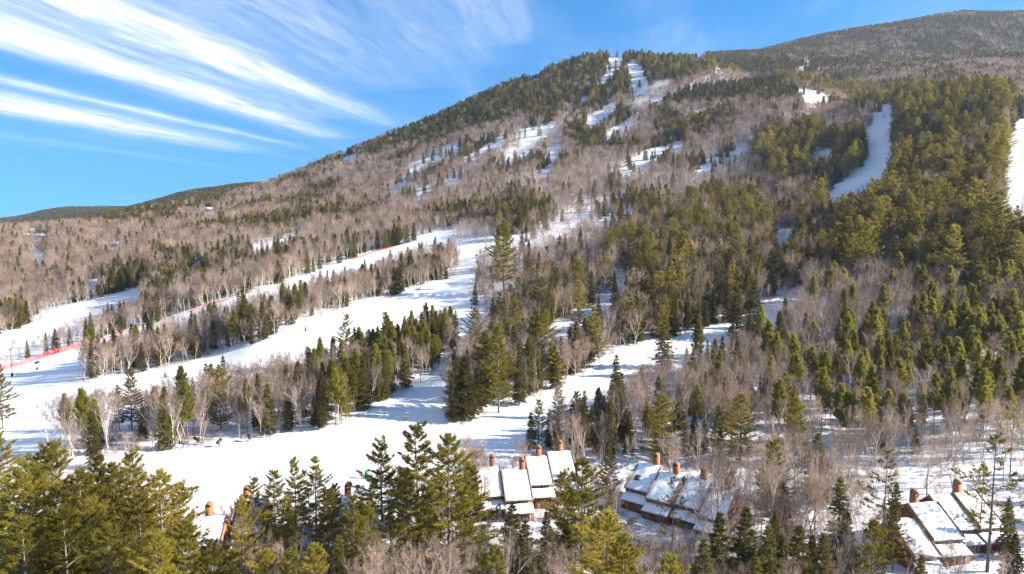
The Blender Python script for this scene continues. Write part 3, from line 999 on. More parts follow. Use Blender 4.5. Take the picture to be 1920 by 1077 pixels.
# regions: (outline of tree feet in the image, spacing factor, {kind: share}, height m, place words, conifer patchiness)
HW = {Hd: .84, B_: .12, S_: .04}
REG = [
    ('summit', [(560, 330), (650, 300), (800, 235), (960, 150), (1080, 100), (1300, 95), (1330, 140), (1215, 180), (1090, 205), (960, 228), (860, 250), (760, 280), (680, 300)], 1.25, {S_: .70, P_: .14, Hd: .16}, 15, 'high on the summit ridge'),
    ('upper_right', [(1295, 100), (1480, 130), (1660, 175), (1900, 175), (1900, 200), (1640, 200), (1500, 165), (1330, 140)], 1.2, {P_: .62, S_: .22, Hd: .16}, 16, 'along the crest right of the summit'),
    ('dark_band', [(1220, 205), (1290, 170), (1450, 155), (1500, 170), (1490, 200), (1380, 196), (1290, 205)], 1.0, {S_: .85, Hd: .15}, 12, 'in the dark belt below the crest'),
    ('mid_right_pines', [(1400, 290), (1480, 250), (1620, 270), (1620, 310), (1555, 355), (1440, 350)], 1.4, {P_: .55, S_: .2, Hd: .25}, 19, 'left of the steep right-hand run'),
    ('right_block', [(1545, 400), (1670, 350), (1690, 310), (1675, 250), (1690, 195), (1885, 190), (1890, 400), (1960, 420), (1960, 560), (1800, 560), (1560, 530), (1500, 480)], 1.6, {P_: .60, S_: .08, Hd: .32}, 23, 'on the steep right-hand slope'),
    ('centre_right', [(1150, 420), (1300, 385), (1450, 370), (1545, 395), (1560, 540), (1500, 545), (1380, 600), (1200, 600), (1130, 500)], 1.15, {S_: .24, P_: .19, Hd: .49, B_: .08}, 18, 'on the slope above the middle run'),
    ('young_right', [(1640, 590), (1960, 560), (1960, 760), (1780, 700), (1560, 700), (1500, 660)], 1.1, {Yp: .58, B_: .22, Hd: .20}, 18, 'in the pale green stand at right'),
    ('birch_right', [(1480, 560), (1640, 550), (1760, 580), (1640, 640), (1500, 680), (1450, 620)], 1.02, {B_: .55, Hd: .33, Yp: .12}, 18, 'in the birch stand at right'),
    ('lower_right', [(1420, 660), (1560, 700), (1960, 720), (1960, 830), (1560, 850), (1480, 850), (1400, 760)], 1.4, {Yp: .46, B_: .26, Hd: .28}, 17, 'on the snowy flat at right'),
    ('below_e', [(1000, 835), (1100, 780), (1200, 728), (1300, 686), (1420, 640), (1480, 620), (1500, 700), (1480, 780), (1420, 850), (1250, 860), (1120, 850)], 1.05, {Hd: .58, B_: .14, S_: .18, Yp: .10}, 17, 'between the middle run and the houses'),
    ('stand6', [(828, 784), (845, 728), (880, 688), (930, 624), (980, 558), (1060, 540), (1130, 515), (1200, 600), (1200, 646), (1120, 692), (1060, 727), (1000, 753), (950, 774), (880, 794)], 1.05, {Hd: .52, B_: .14, S_: .20, P_: .14}, 16, 'between the main run and the middle run'),
    ('stand5', [(883, 575), (892, 500), (960, 470), (1060, 450), (1150, 470), (1120, 520), (980, 560), (940, 574), (910, 586)], 1.05, {Hd: .86, B_: .07, S_: .07}, 13.5, 'in the thicket beside the upper main run'),
    ('island1_left', [(90, 874), (200, 859), (300, 847), (450, 832), (520, 817), (600, 808), (600, 704), (480, 737), (300, 784), (200, 802), (105, 838)], 0.8, {Hd: .70, B_: .18, S_: .07, Yp: .05}, 15, 'in the strip between the lower runs'),
    ('island1_right', [(585, 812), (640, 802), (700, 767), (760, 732), (820, 702), (857, 655), (850, 628), (790, 643), (700, 670), (590, 708)], 0.82, {Yp: .40, S_: .20, B_: .20, Hd: .20}, 14, 'in the green stand beside the main run'),
    ('island2', [(148, 718), (200, 718), (300, 694), (420, 663), (480, 648), (560, 613), (650, 583), (720, 563), (790, 543), (857, 518), (860, 478), (820, 478), (760, 505), (600, 559), (400, 619), (200, 680), (148, 693)], 0.86, {Hd: .68, S_: .14, B_: .14, Yp: .04}, 14, 'in the strip below the red fence'),
    ('strip3', [(-50, 720), (0, 696), (150, 650), (400, 570), (560, 520), (740, 460), (740, 440), (560, 490), (400, 530), (260, 560), (100, 620), (-50, 680)], 0.9, {B_: .44, Hd: .40, S_: .16}, 15.5, 'in the birch strip above the red fence'),
    ('left_conifers', [(150, 560), (300, 500), (500, 470), (560, 470), (560, 500), (400, 545), (270, 590)], .95, {S_: .45, B_: .2, Hd: .35}, 16, 'in the dark clump above the red fence'),
    ('island3', [(846, 462), (900, 459), (934, 451), (932, 424), (878, 424), (848, 440)], .7, {B_: .6, Hd: .4}, 12, 'in the birch clump at the fork of the runs'),
    ('far_left', [(-200, 470), (-200, 395), (80, 372), (200, 384), (330, 352), (480, 333), (480, 352), (330, 395), (180, 428), (0, 436)], 1.0, {S_: .72, Hd: .28}, 12, 'on the far left hills'),
    ('hamlet', [(-100, 560), (-100, 440), (200, 430), (330, 440), (300, 500), (150, 560)], 1.05, {Hd: .90, S_: .08, B_: .02}, 17, 'on the wooded flank at left'),
]
OPEN_FG = True


def scatter():
    out = []
    zones = [(150, 480, 3.2), (480, 1000, 4.3), (1000, 1650, 5.2), (1650, 2800, 5.8), (2800, 3600, 10.0)]
    # horizon reached so far along each bearing, to leave out what the hill hides
    tg = (ZG - CAMZ) / YG[None, :]
    hor = np.maximum.accumulate(tg, 1)
    for y0, y1, s in zones:
        qmax = .86
        xs = np.arange(-qmax * y1, qmax * y1 + 120, s)
        ys = np.arange(y0, y1, s)
        X, Y = np.meshgrid(xs, ys)
        X = (X + rng.uniform(-.5, .5, X.shape) * s).ravel()
        Y = (Y + rng.uniform(-.5, .5, Y.shape) * s).ravel()
        ok = (np.abs(X / Y) < qmax) & (Y > y0) & (Y < y1)
        X, Y = X[ok], Y[ok]
        Z = ground(X, Y)
        u, v = proj(X, Y, Z)
        run = mask_of(u, v)
        ok = ~run
        fi = np.clip(((X / Y - QG[0]) / (QG[1] - QG[0])).astype(int), 0, NQ - 1)
        fj = np.clip((np.log(Y / 25) / QLOG).astype(int) - 1, 0, NY - 1)
        top = (Z + 22 - CAMZ) / Y
        ok &= top > hor[fi, fj] - .002
        X, Y, Z, u, v = X[ok], Y[ok], Z[ok], u[ok], v[ok]
        reg = np.full(len(X), -1)
        # ragged borders between the stands, as trees seed themselves across them
        wu = u + (fbm(X / 22, Y / 22, 61, 3) - .5) * np.clip(26000 / Y, 18, 70)
        wv = v + (fbm(X / 22, Y / 22, 77, 3) - .5) * np.clip(12000 / Y, 8, 40)
        for ri, R in enumerate(REG):
            m = in_poly(wu, wv, R[1]) if not R[0].startswith(('island', 'stand', 'strip')) else in_poly(u, v, R[1])
            if R[0] in ('summit',):
                m &= Y < 1700
            reg[m] = ri
        reg[(Y > 1500) & (u > 1200)] = -2           # mountain behind, right
        reg[(Y > 1300) & (u < 700)] = -3            # far left hills
        near_fg = (Y < 172) & (reg < 0)
        cn = fbm(X / 55, Y / 55, 31, 4)
        r1, r2, r3, r4 = (rng.uniform(0, 1, len(X)) for _ in range(4))
        for i in range(len(X)):
            if near_fg[i]:
                continue
            ri = reg[i]
            if ri >= 0:
                R = REG[ri]
                keep, mix, h, place = 1 / R[2] ** 2, R[3], R[4], ri
            elif ri == -2:
                keep, mix, h, place = 1.0, {S_: .93, Hd: .07}, 14, -1
                if cn[i] > .535:
                    mix = {S_: .35, Hd: .65}
            elif ri == -3:
                keep, mix, h, place = 1.0, {S_: .90, Hd: .10}, 12, -1
            else:
                keep, mix, h, place = .97, HW, 15, -1
                if cn[i] > .60:
                    mix = {S_: .62, P_: .08, Hd: .30}
                elif cn[i] > .55:
                    mix = {S_: .25, Hd: .65, B_: .1}
            if s < 3.5 and not (ri >= 0 and REG[ri][0].startswith(('island', 'strip'))):
                keep *= .67
            if r1[i] > keep:
                continue
            kinds = list(mix)
            acc, kind = 0, kinds[-1]
            for kk in kinds:
                acc += mix[kk]
                if r2[i] < acc:
                    kind = kk
                    break
            hh = h * (.55 + .72 * r3[i] ** .85)
            if kind == P_:
                hh *= 1.15
            if kind == Hd and r4[i] < .2:
                hh *= .6
            out.append((kind, X[i], Y[i], Z[i], hh, place, u[i], v[i]))
    return out


CAND = scatter()
cu = np.array([c[6] for c in CAND])
cx, cy_, cz, ch = (np.array([c[k] for c in CAND]) for k in (1, 2, 3, 4))
hide = np.zeros(len(CAND), bool)
half = F_PX / cy_ * ch * .13
samples = []
for k in (0., .3, .6, .9):
    a_, b_ = proj(cx, cy_, cz + ch * k)
    samples += [(a_, b_), (a_ - half, b_), (a_ + half, b_)] if k in (.3, .6) else [(a_, b_)]
THIN_VIEW = [[(950, 450), (1010, 427), (1080, 398), (1168, 366), (1172, 379), (1090, 412), (1020, 444), (960, 462)]]
RUN_VIEW = [[(850, 806), (1000, 757), (1120, 695), (1200, 651), (1330, 622), (1480, 563), (1500, 545), (1500, 560), (1440, 600), (1330, 636), (1230, 672), (1130, 716), (1040, 762), (985, 806), (900, 860)]]
luck = rng.uniform(0, 1, len(CAND))
ragu = (fbm(cx / 14, cy_ / 14, 41, 2) - .5) * np.clip(9000 / cy_, 7, 26)
ragv = (fbm(cx / 14, cy_ / 14, 43, 2) - .5) * np.clip(4500 / cy_, 4, 14)
for poly in SNOW_VIEW + RUN_VIEW + [RUN_BASE[1], RUN_BASE[2], RUN_BASE[3]]:
    for k, (uu, vv) in enumerate(samples):
        big = poly in RUN_VIEW or poly in RUN_BASE
        f_ = .3 if big else 1.0
        hide |= in_poly(uu + ragu * f_, vv + ragv * f_, poly) & (luck > ((.07 if k < len(samples) - 1 else .2) * (.25 if big else 1)))
for poly in THIN_VIEW:
    for k, (uu, vv) in enumerate(samples):
        hide |= in_poly(uu + ragu * 1.6, vv + ragv * 1.6, poly) & (luck > .26)
# nothing grows right in front of the trees that stand out
for poly, ymax in [([(1190, 738), (1290, 738), (1290, 855), (1190, 855)], 182), ([(1330, 738), (1440, 738), (1440, 862), (1330, 862)], 182), ([(1450, 745), (1530, 745), (1530, 860), (1450, 860)], 176),
                   ([(905, 610), (965, 610), (970, 770), (900, 770)], 228), ([(392, 690), (438, 690), (438, 790), (392, 790)], 209), ([(925, 412), (970, 412), (970, 530), (925, 530)], 380),
                   ([(225, 692), (275, 692), (275, 790), (225, 790)], 215)]:
    for uu, vv in samples:
        hide |= in_poly(uu, vv, poly) & (cy_ < ymax)
hx = np.array([t['x'] for t in TREES])
hy = np.array([t['y'] for t in TREES])
for i, c in enumerate(CAND):
    if hide[i]:
        continue
    if c[2] < 420 and np.min(np.hypot(hx - c[1], hy - c[2])) < 2.6:
        continue
    TREES.append(dict(kind=c[0], x=c[1], y=c[2], z=c[3] - .1, h=c[4], var=random.randrange(len(KINDS[c[0]]['styles'])),
                      rot=random.uniform(0, 6.283), wid=random.uniform(.88, 1.15) * (.82 if c[2] < 420 and c[0] in (S_, Yp) else 1.0) * (1.45 if c[2] > 1700 else 1.2 if c[2] > 900 else 1.0), hero=False, tag=c[5]))

# bare trees and a few conifers filling the foreground between the houses
HOUSE_VIEW = [[(340, 925), (450, 925), (450, 1020), (340, 1020)], [(630, 900), (720, 900), (720, 1000), (630, 1000)], [(905, 830), (1125, 830), (1125, 965), (905, 965)],
              [(1150, 845), (1430, 845), (1430, 1000), (1150, 1000)], [(1685, 900), (1895, 900), (1895, 1055), (1685, 1055)]]
n = 0
while n < 230:
    Y = random.uniform(84, 168)
    u0 = random.uniform(-120, 2040)
    if u0 < 440 and random.random() < .8:
        continue
    x = (u0 - 960) / F_PX * Y
    z = float(ground(np.array([x]), np.array([Y]))[0])
    r = random.random()
    kd = Hd if r < .70 else (B_ if r < .80 else (S_ if r < .92 else P_))
    h = random.uniform(6, 15) if kd != P_ else random.uniform(10, 20)
    bad = mask_of(*[np.array([a]) for a in proj(x, Y, z)])[0]
    for k in (0, .25, .5, .75, 1.0):
        a, b = proj(x, Y, z + h * k)
        bad |= any(in_poly(np.array([a]), np.array([b]), p)[0] for p in HOUSE_VIEW) and (kd != Hd or random.random() < .4)
        bad |= b < 860 and 280 < a < 960
    if bad:
        continue
    put(kd, x, Y, h, z=z)
    n += 1

# brush along the edges of the near stands and in the foreground
nb = 0
for _ in range(5200):
    Y = math.exp(random.uniform(math.log(105), math.log(430)))
    q = random.uniform(-.8, .8)
    x = q * Y
    z = float(ground(np.array([x]), np.array([Y]))[0])
    u, v = proj(x, Y, z)
    if mask_of(np.array([u]), np.array([v]))[0] or (u > 1450 and random.random() < .7):
        continue
    TREES.append(dict(kind='bare_shrub', x=x, y=Y, z=z - .05, h=random.uniform(1.2, 3.6), var=random.randrange(2), rot=random.uniform(0, 6.28), wid=1.1, hero=False, tag=None))

# ------------------------------------------------------------------ place trees: the largest of each kind one by one, the rest as woodland
HOUSE_PIX = []
by_kind = {}
for t in TREES:
    u, v = proj(t['x'], t['y'], t['z'])
    ut, vt = proj(t['x'], t['y'], t['z'] + t['h'])
    t['u'], t['v'], t['vt'] = float(u), float(v), float(vt)
    t['size'] = float(v - vt)
    t['inframe'] = (-20 < t['u'] < 1940) and t['vt'] < 1070
    by_kind.setdefault(t['kind'], []).append(t)

DESC = {P_: ('tall layered green pine', 'pines'), Sp: ('thin pine with sparse boughs', 'thin pines'), Yp: ('bushy yellow-green young pine', 'young pines'),
        S_: ('dark conical spruce', 'spruces'), Hd: ('leafless grey-brown hardwood tree', 'bare hardwoods'), B_: ('leafless white-stemmed birch', 'birches'), 'bare_shrub': ('leafless brown shrub', 'shrubs')}


def ordinal(n):
    return '%d%s' % (n, 'th' if 10 <= n % 100 <= 20 else {1: 'st', 2: 'nd', 3: 'rd'}.get(n % 10, 'th'))


def place_of(t):
    if isinstance(t['tag'], int) and t['tag'] >= 0:
        return REG[t['tag']][5]
    u, v, y = t['u'], t['v'], t['y']
    if y < 175:
        if u < 450:
            return 'in the foreground around the left house'
        if u < 900:
            return 'in the foreground left of the houses'
        if u < 1160:
            return 'in front of the middle houses'
        if u < 1450:
            return 'around the house row right of centre'
        return 'in the foreground around the right houses'
    for R in REG:
        if in_poly(np.array([u]), np.array([v]), R[1])[0]:
            return R[5]
    if u < 640:
        return 'on the wooded flank at left'
    if u < 1280:
        return 'on the wooded slope above the main run'
    return 'on the wooded slope at right'


individuals, stuff = [], {}
for kind, lst in by_kind.items():
    lst.sort(key=lambda t: -(t['size'] + (1000 if t['hero'] else 0)) if t['inframe'] else 1e6)
    lim = {'bare_shrub': 0, Hd: 290, S_: 290, P_: 290, Yp: 200, B_: 240, Sp: 60}[kind]
    n = 0
    for t in lst:
        if t['inframe'] and n < lim and t['size'] > 16:
            individuals.append(t)
            n += 1
        else:
            stuff.setdefault(kind, []).append(t)

groups = {}
for t in individuals:
    t['place'] = place_of(t)
    groups.setdefault((t['kind'], t['place']), []).append(t)
for (kind, place), lst in groups.items():
    lst.sort(key=lambda t: t['u'])
    d, pl = DESC[kind]
    for i, t in enumerate(lst):
        t['label'] = ('%s, %s from left %s' % (d, ordinal(i + 1), place)) if len(lst) > 1 else '%s, the only one %s' % (d, place)
        t['group'] = '%s %s' % (pl, place)
CATEG = {P_: 'pine tree', Sp: 'pine tree', Yp: 'pine tree', S_: 'spruce tree', Hd: 'bare tree', B_: 'birch tree', 'bare_shrub': 'shrub'}
for t in individuals:
    K = KINDS[t['kind']]
    lod = 0 if t['size'] > 45 else 1
    tm, cm, jm = K['var'][t['var']][lod]
    s = t['h'] / K['H']
    w = s * t['wid']
    root = bpy.data.objects.new(t['kind'], None)
    root.empty_display_size = .5
    COL.objects.link(root)
    root.location = (t['x'], t['y'], t['z'])
    root.rotation_euler = (0, 0, t['rot'])
    root.scale = (w, w, s)
    root['label'], root['category'], root['group'] = t['label'], CATEG[t['kind']], t['group']
    for nm, me in (('trunk', tm), ('crown', cm)):
        o = bpy.data.objects.new(nm, me)
        COL.objects.link(o)
        o.parent = root


def woodland(name, kind, lst, label):
    """the mass of further trees of one kind: points that carry whole trees"""
    K = KINDS[kind]
    src = bpy.data.collections.new(name + '_trees')
    idx = {}
    for vi in range(len(K['styles'])):
        for lod in (0, 1, 2):
            o = bpy.data.objects.new('%s_%02d' % (name, vi * 3 + lod), K['var'][vi][lod][2])
            src.objects.link(o)
            idx[vi, lod] = vi * 3 + lod
    me = bpy.data.meshes.new(name)
    co = np.array([(t['x'], t['y'], t['z']) for t in lst])
    me.vertices.add(len(co))
    me.vertices.foreach_set('co', co.ravel())
    lodv = np.array([0 if t['size'] > 45 else (1 if t['size'] > 19 else 2) for t in lst])
    a = me.attributes.new('pick', 'INT', 'POINT')
    a.data.foreach_set('value', np.array([idx[t['var'], l] for t, l in zip(lst, lodv)], np.int32))
    a = me.attributes.new('turn', 'FLOAT', 'POINT')
    a.data.foreach_set('value', np.array([t['rot'] for t in lst], np.float32))
    a = me.attributes.new('size', 'FLOAT_VECTOR', 'POINT')
    sz = np.array([(t['h'] / K['H'] * t['wid'], t['h'] / K['H'] * t['wid'], t['h'] / K['H']) for t in lst], np.float32)
    a.data.foreach_set('vector', sz.ravel())
    o = bpy.data.objects.new(name, me)
    COL.objects.link(o)
    o['kind'], o['label'], o['category'] = 'stuff', label, 'forest'
    g = bpy.data.node_groups.new(name, 'GeometryNodeTree')
    g.interface.new_socket('Geometry', in_out='INPUT', socket_type='NodeSocketGeometry')
    g.interface.new_socket('Geometry', in_out='OUTPUT', socket_type='NodeSocketGeometry')
    gi, go = g.nodes.new('NodeGroupInput'), g.nodes.new('NodeGroupOutput')
    ci = g.nodes.new('GeometryNodeCollectionInfo')
    ci.inputs['Collection'].default_value = src
    ci.inputs['Separate Children'].default_value = True
    ci.inputs['Reset Children'].default_value = True
    ip = g.nodes.new('GeometryNodeInstanceOnPoints')
    ip.inputs['Pick Instance'].default_value = True

    def attr(nm, ty):
        n = g.nodes.new('GeometryNodeInputNamedAttribute')
        n.data_type = ty
        n.inputs['Name'].default_value = nm
        return n.outputs[0]
    cb = g.nodes.new('ShaderNodeCombineXYZ')
    g.links.new(attr('turn', 'FLOAT'), cb.inputs[2])
    g.links.new(gi.outputs[0], ip.inputs['Points'])
    g.links.new(ci.outputs[0], ip.inputs['Instance'])
    g.links.new(attr('pick', 'INT'), ip.inputs['Instance Index'])
    g.links.new(cb.outputs[0], ip.inputs['Rotation'])
    g.links.new(attr('size', 'FLOAT_VECTOR'), ip.inputs['Scale'])
    g.links.new(ip.outputs[0], go.inputs[0])
    md = o.modifiers.new('trees', 'NODES')
    md.node_group = g
    return o


WOOD = {P_: ('pine_woodland', 'mass of green pines on the upper and right-hand slopes'), S_: ('spruce_woodland', 'mass of dark spruces on the summit ridges and far mountains'),
        Hd: ('hardwood_woodland', 'mass of bare pinkish brown hardwoods covering the mountainside'), B_: ('birch_woodland', 'mass of pale stemmed birches among the far hardwoods'),
        Yp: ('young_pine_woodland', 'remaining yellow-green young pines at the right edge'), Sp: ('thin_pine_woodland', 'remaining thin pines'), 'bare_shrub': ('brush', 'low bare brush under the trees and along the runs')}
for kind, lst in stuff.items():
    woodland(WOOD[kind][0], kind, lst, WOOD[kind][1])
print('trees', len(TREES), 'individual', len(individuals), {k: len(v) for k, v in stuff.items()})

# ------------------------------------------------------------------ houses
def tagged(o, label, cat, group=None):
    o['label'], o['category'] = label, cat
    if group:
        o['group'] = group
    return o


def empty(name, loc, rz=0.0):
    o = bpy.data.objects.new(name, None)
    o.empty_display_size = 1
    COL.objects.link(o)
    o.location = loc
    o.rotation_euler = (0, 0, rz)
    return o


def snow_sheet(x0, x1, a, b, thick, seed, lip=.25):
    """uneven slab of snow lying on a slope that runs from a=(y,z) to b=(y,z)"""
    rs = np.random.default_rng(seed)
    nx, ny = 12, 14
    m = MB()
    xs, ts = np.linspace(x0, x1, nx), np.linspace(0, 1, ny)
    T, X = np.meshgrid(ts, xs)
    y = a[0] + (b[0] - a[0]) * T
    z = a[1] + (b[1] - a[1]) * T
    edge = np.minimum.reduce([(X - x0) / .5, (x1 - X) / .5, T / .06 + .35, (1 - T) / .06 + .3])
    th = thick * np.clip(edge, .15, 1) ** .5 * (.45 + 1.1 * fbm(X * .5 + seed, y * .5, seed, 3))
    y0 = y.copy()
    y0[:, 0] -= lip * (.4 + rs.uniform(0, .6, nx))
    top = np.stack([X, y0, z + th], -1).reshape(-1, 3)
    bot = np.stack([X, y0, z + .02 + 0 * th], -1).reshape(-1, 3)
    n = nx * ny
    i, j = np.meshgrid(np.arange(nx - 1), np.arange(ny - 1), indexing='ij')
    k = (i * ny + j).ravel()
    q = np.stack([k, k + ny, k + ny + 1, k + 1], 1)
    rim = [p * ny for p in range(nx)] + [(nx - 1) * ny + p for p in range(1, ny)] + [p * ny + ny - 1 for p in range(nx - 2, -1, -1)] + [p for p in range(ny - 2, 0, -1)]
    w = [(rim[p], rim[(p + 1) % len(rim)], rim[(p + 1) % len(rim)] + n, rim[p] + n) for p in range(len(rim))]
    m.add(np.concatenate([top, bot]), None, np.concatenate([q, q[:, ::-1] + n, np.array([(c, d, b_, a_) for a_, b_, c, d in w])]))
    return m


def off(m, dx, dy, dz):
    m.v = [v + np.array([dx, dy, dz]) for v in m.v]
    return m


def townhouse(root, ox, oy, oz, w, seed, chimney=.18, skylight=False, lit=None):
    """one dwelling of a row: long front roof slope, window band, lean-to with its own roof, arched chimney at the back"""
    h = w / 2
    wl_ = MB()
    wl_.prism([(-4.2, -3), (5, -3), (5, 6.2), (2.4, 8.3), (-4.2, 4.75)], -h, h)
    wl_.prism([(-6.2, -3), (-4.203, -3), (-4.203, 3.25), (-6.2, 2.45)], -h + .02, h - .02)
    off(wl_, ox, oy, oz).build('wall', M['siding'], root)
    # main roof with its snow
    r = MB()
    r.prism([(-4.75, 4.56), (-4.75, 4.40), (2.4, 8.32), (2.4, 8.52)], -h - .12, h + .12)
    r.prism([(2.403, 8.52), (2.403, 8.32), (5.4, 5.9), (5.4, 6.08)], -h - .12, h + .12)
    ro = off(r, ox, oy, oz).build('roof', M['trim'], root)
    off(snow_sheet(-h + .16, h - .16, (-4.7, 4.60), (2.4, 8.54), .42, seed), ox, oy, oz).build('snow_cover', M['snow_cover'], ro, smooth=True)
    off(snow_sheet(-h + .16, h - .16, (5.35, 6.10), (2.42, 8.54), .40, seed + 1, 0), ox, oy, oz).build('snow_cover', M['snow_cover'], ro, smooth=True)
    # raised edge boards at both sides
    for sx in (-1, 1):
        e = MB()
        x0 = sx * (h - .10)
        e.prism([(-4.8, 4.3), (2.4, 8.25), (2.4, 8.98), (-4.8, 5.02)], x0 - .11, x0 + .11)
        off(e, ox, oy, oz).build('edge_board', M['trim'], root)
    l = MB()
    l.prism([(-6.7, 2.40), (-6.7, 2.25), (-4.21, 3.26), (-4.21, 3.42)], -h - .06, h + .06)
    lo = off(l, ox, oy, oz).build('lean_to_roof', M['trim'], root)
    off(snow_sheet(-h + .05, h - .05, (-6.65, 2.44), (-4.23, 3.44), .34, seed + 2), ox, oy, oz).build('snow_cover', M['snow_cover'], lo, smooth=True)
    # windows
    for (x, y, z, ww, hh) in ((-w * .22, -4.2, 3.75, w * .3, .62), (w * .22, -4.2, 3.75, w * .3, .62), (w * .24, -6.2, .7, w * .24, 1.25)):
        f = MB()
        f.box((x - ww / 2, y - .07, z), (x + ww / 2, y - .003, z + hh))
        fo = off(f, ox, oy, oz).build('window', M['window_frame'], root)
        for k in (0, 1):
            p = MB()
            p.box((x - ww / 2 + .07 + k * ww / 2, y - .10, z + .08), (x - .04 + k * ww / 2 - (.03 if k else 0), y - .075, z + hh - .08))
            off(p, ox, oy, oz).build('pane', M['glass'], fo)
    d = MB()
    d.box((-w * .32, -6.26, -.2), (-w * .32 + 1.0, -6.203, 1.95))
    do = off(d, ox, oy, oz).build('door', M['trim'], root)
    k = MB()
    k.box((-w * .32 + .82, -6.33, .9), (-w * .32 + .90, -6.263, 1.0))
    off(k, ox, oy, oz).build('handle', M['metal_dark'], do)
    if lit:
        for zz in (1.2, 4.2):
            f = MB()
            x = h * lit
            f.box((min(x + .003 * lit, x + .06 * lit), -1.5, zz), (max(x + .003 * lit, x + .06 * lit), .1, zz + 1.3))
            off(f, ox, oy, oz).build('window', M['glass'], root)
    if skylight:
        f = MB()
        f.prism([(-2.9, 5.72), (-1.5, 6.50), (-1.5, 6.95), (-2.9, 6.17)], -w * .28, -w * .06)
        fo = off(f, ox, oy, oz).build('skylight', M['metal_dark'], root)
    if chimney is not None:
        cx_, cyy, cw, cd = w * chimney, 2.9, .62, .55
        c = MB()
        c.box((cx_ - cw, cyy - cd, 6.0), (cx_ + cw, cyy + cd, 10.7))
        n = 10
        arc = [(cx_ + cw * math.cos(math.pi * i / n), 10.7 + cw * math.sin(math.pi * i / n)) for i in range(n + 1)]
        V = [(x, cyy - cd, z) for x, z in arc] + [(x, cyy + cd, z) for x, z in arc]
        m1 = n + 1
        c.add(V, [(0, i + 1, i) for i in range(1, n)] + [(m1, m1 + i, m1 + i + 1) for i in range(1, n)], [(i, i + 1, m1 + i + 1, m1 + i) for i in range(n)])
        co = off(c, ox, oy, oz).build('chimney', M['chase'], root)
        f = MB()
        rr = cw * .68
        arc = [(cx_ + rr * math.cos(math.pi * i / n), 10.55 + rr * math.sin(math.pi * i / n)) for i in range(n + 1)]
        for yy in (cyy - cd - .004, cyy + cd + .004):
            V = [(x, yy, z) for x, z in arc]
            f.add(V, [(0, i, i + 1) for i in range(1, n)])
        off(f, ox, oy, oz).build('flue_opening', M['dark'], co)
    for k in range(2):
        v = MB()
        x, y = random.uniform(-h * .6, h * .6), 1.4 + k * .5
        z = 8.5 - (2.4 - y) * .545
        v.tube([(x, y, z), (x, y, z + .75)], .09, 6)
        off(v, ox, oy, oz).build('roof_vent', M['metal_dark'], root)


def row(u_ch, v_ch, rot, units, label, name='townhouse_row'):
    """place a row so that the chimney of its first dwelling stands where the photo shows it (chimney top 11.3 m up)"""
    Y = 140.0
    q, t = (float(a) for a in pix(u_ch, v_ch))
    for _ in range(30):
        zg = float(ground(np.array([q * Y]), np.array([Y]))[0])
        Y = (zg + 11.3 - CAMZ) / t
    r = math.radians(rot)
    lx, ly = units[0]['w'] * units[0].get('chimney', .18) + units[0]['x'], 2.9 + units[0]['y']
    x0, y0 = q * Y - (lx * math.cos(r) - ly * math.sin(r)), Y - (lx * math.sin(r) + ly * math.cos(r))
    root = empty(name, (x0, y0, zg), r)
    tagged(root, label, 'house', 'brown townhouses by the foot of the runs')
    for i, U in enumerate(units):
        townhouse(root, U['x'], U['y'], U['z'], U['w'], int(u_ch) + i * 5, U.get('chimney', .18), U.get('sky', False), U.get('lit'))
    return root


row(1231, 850, -38, [dict(x=0, y=0, z=0, w=6, sky=True), dict(x=6.05, y=-1.6, z=-.5, w=6, chimney=.12), dict(x=12.1, y=-.2, z=-.8, w=6, chimney=.1), dict(x=18.15, y=-1.9, z=-1.2, w=6, chimney=.1, lit=1)],
    'stepped row of four red-brown townhouses with snowy roofs and arched chimneys, right of centre')
row(923, 853, 8, [dict(x=0, y=0, z=0, w=5.6, chimney=.2), dict(x=5.9, y=-1.6, z=-.5, w=6.2, chimney=.3), dict(x=12, y=4.4, z=.3, w=5.6, chimney=.1), dict(x=17.9, y=6.8, z=.5, w=6.2, chimney=.05, lit=1)],
    'stepped row of brown townhouses with sunlit snowy roofs beside the main run')
row(1715, 918, 8, [dict(x=0, y=0, z=0, w=6.6, chimney=-.22), dict(x=6.2, y=3.0, z=.2, w=5.2, chimney=None), dict(x=11.4, y=2.6, z=.4, w=5.4, chimney=-.25), dict(x=-6.1, y=-2.4, z=-1.8, w=5.4, chimney=None)],
    'brown townhouses with two round-topped chimneys at the lower right')
row(392, 942, 9, [dict(x=0, y=0, z=0, w=7.4, chimney=.05, lit=1), dict(x=6.8, y=7.0, z=.2, w=5.8, chimney=-.2, lit=1)],
    'house with orange-lit end wall behind the left foreground pines')
row(652, 905, 5, [dict(x=0, y=0, z=0, w=6, chimney=0.), dict(x=6.1, y=-1.5, z=-.4, w=6, chimney=None)],
    'brown house half hidden behind the middle foreground pines')


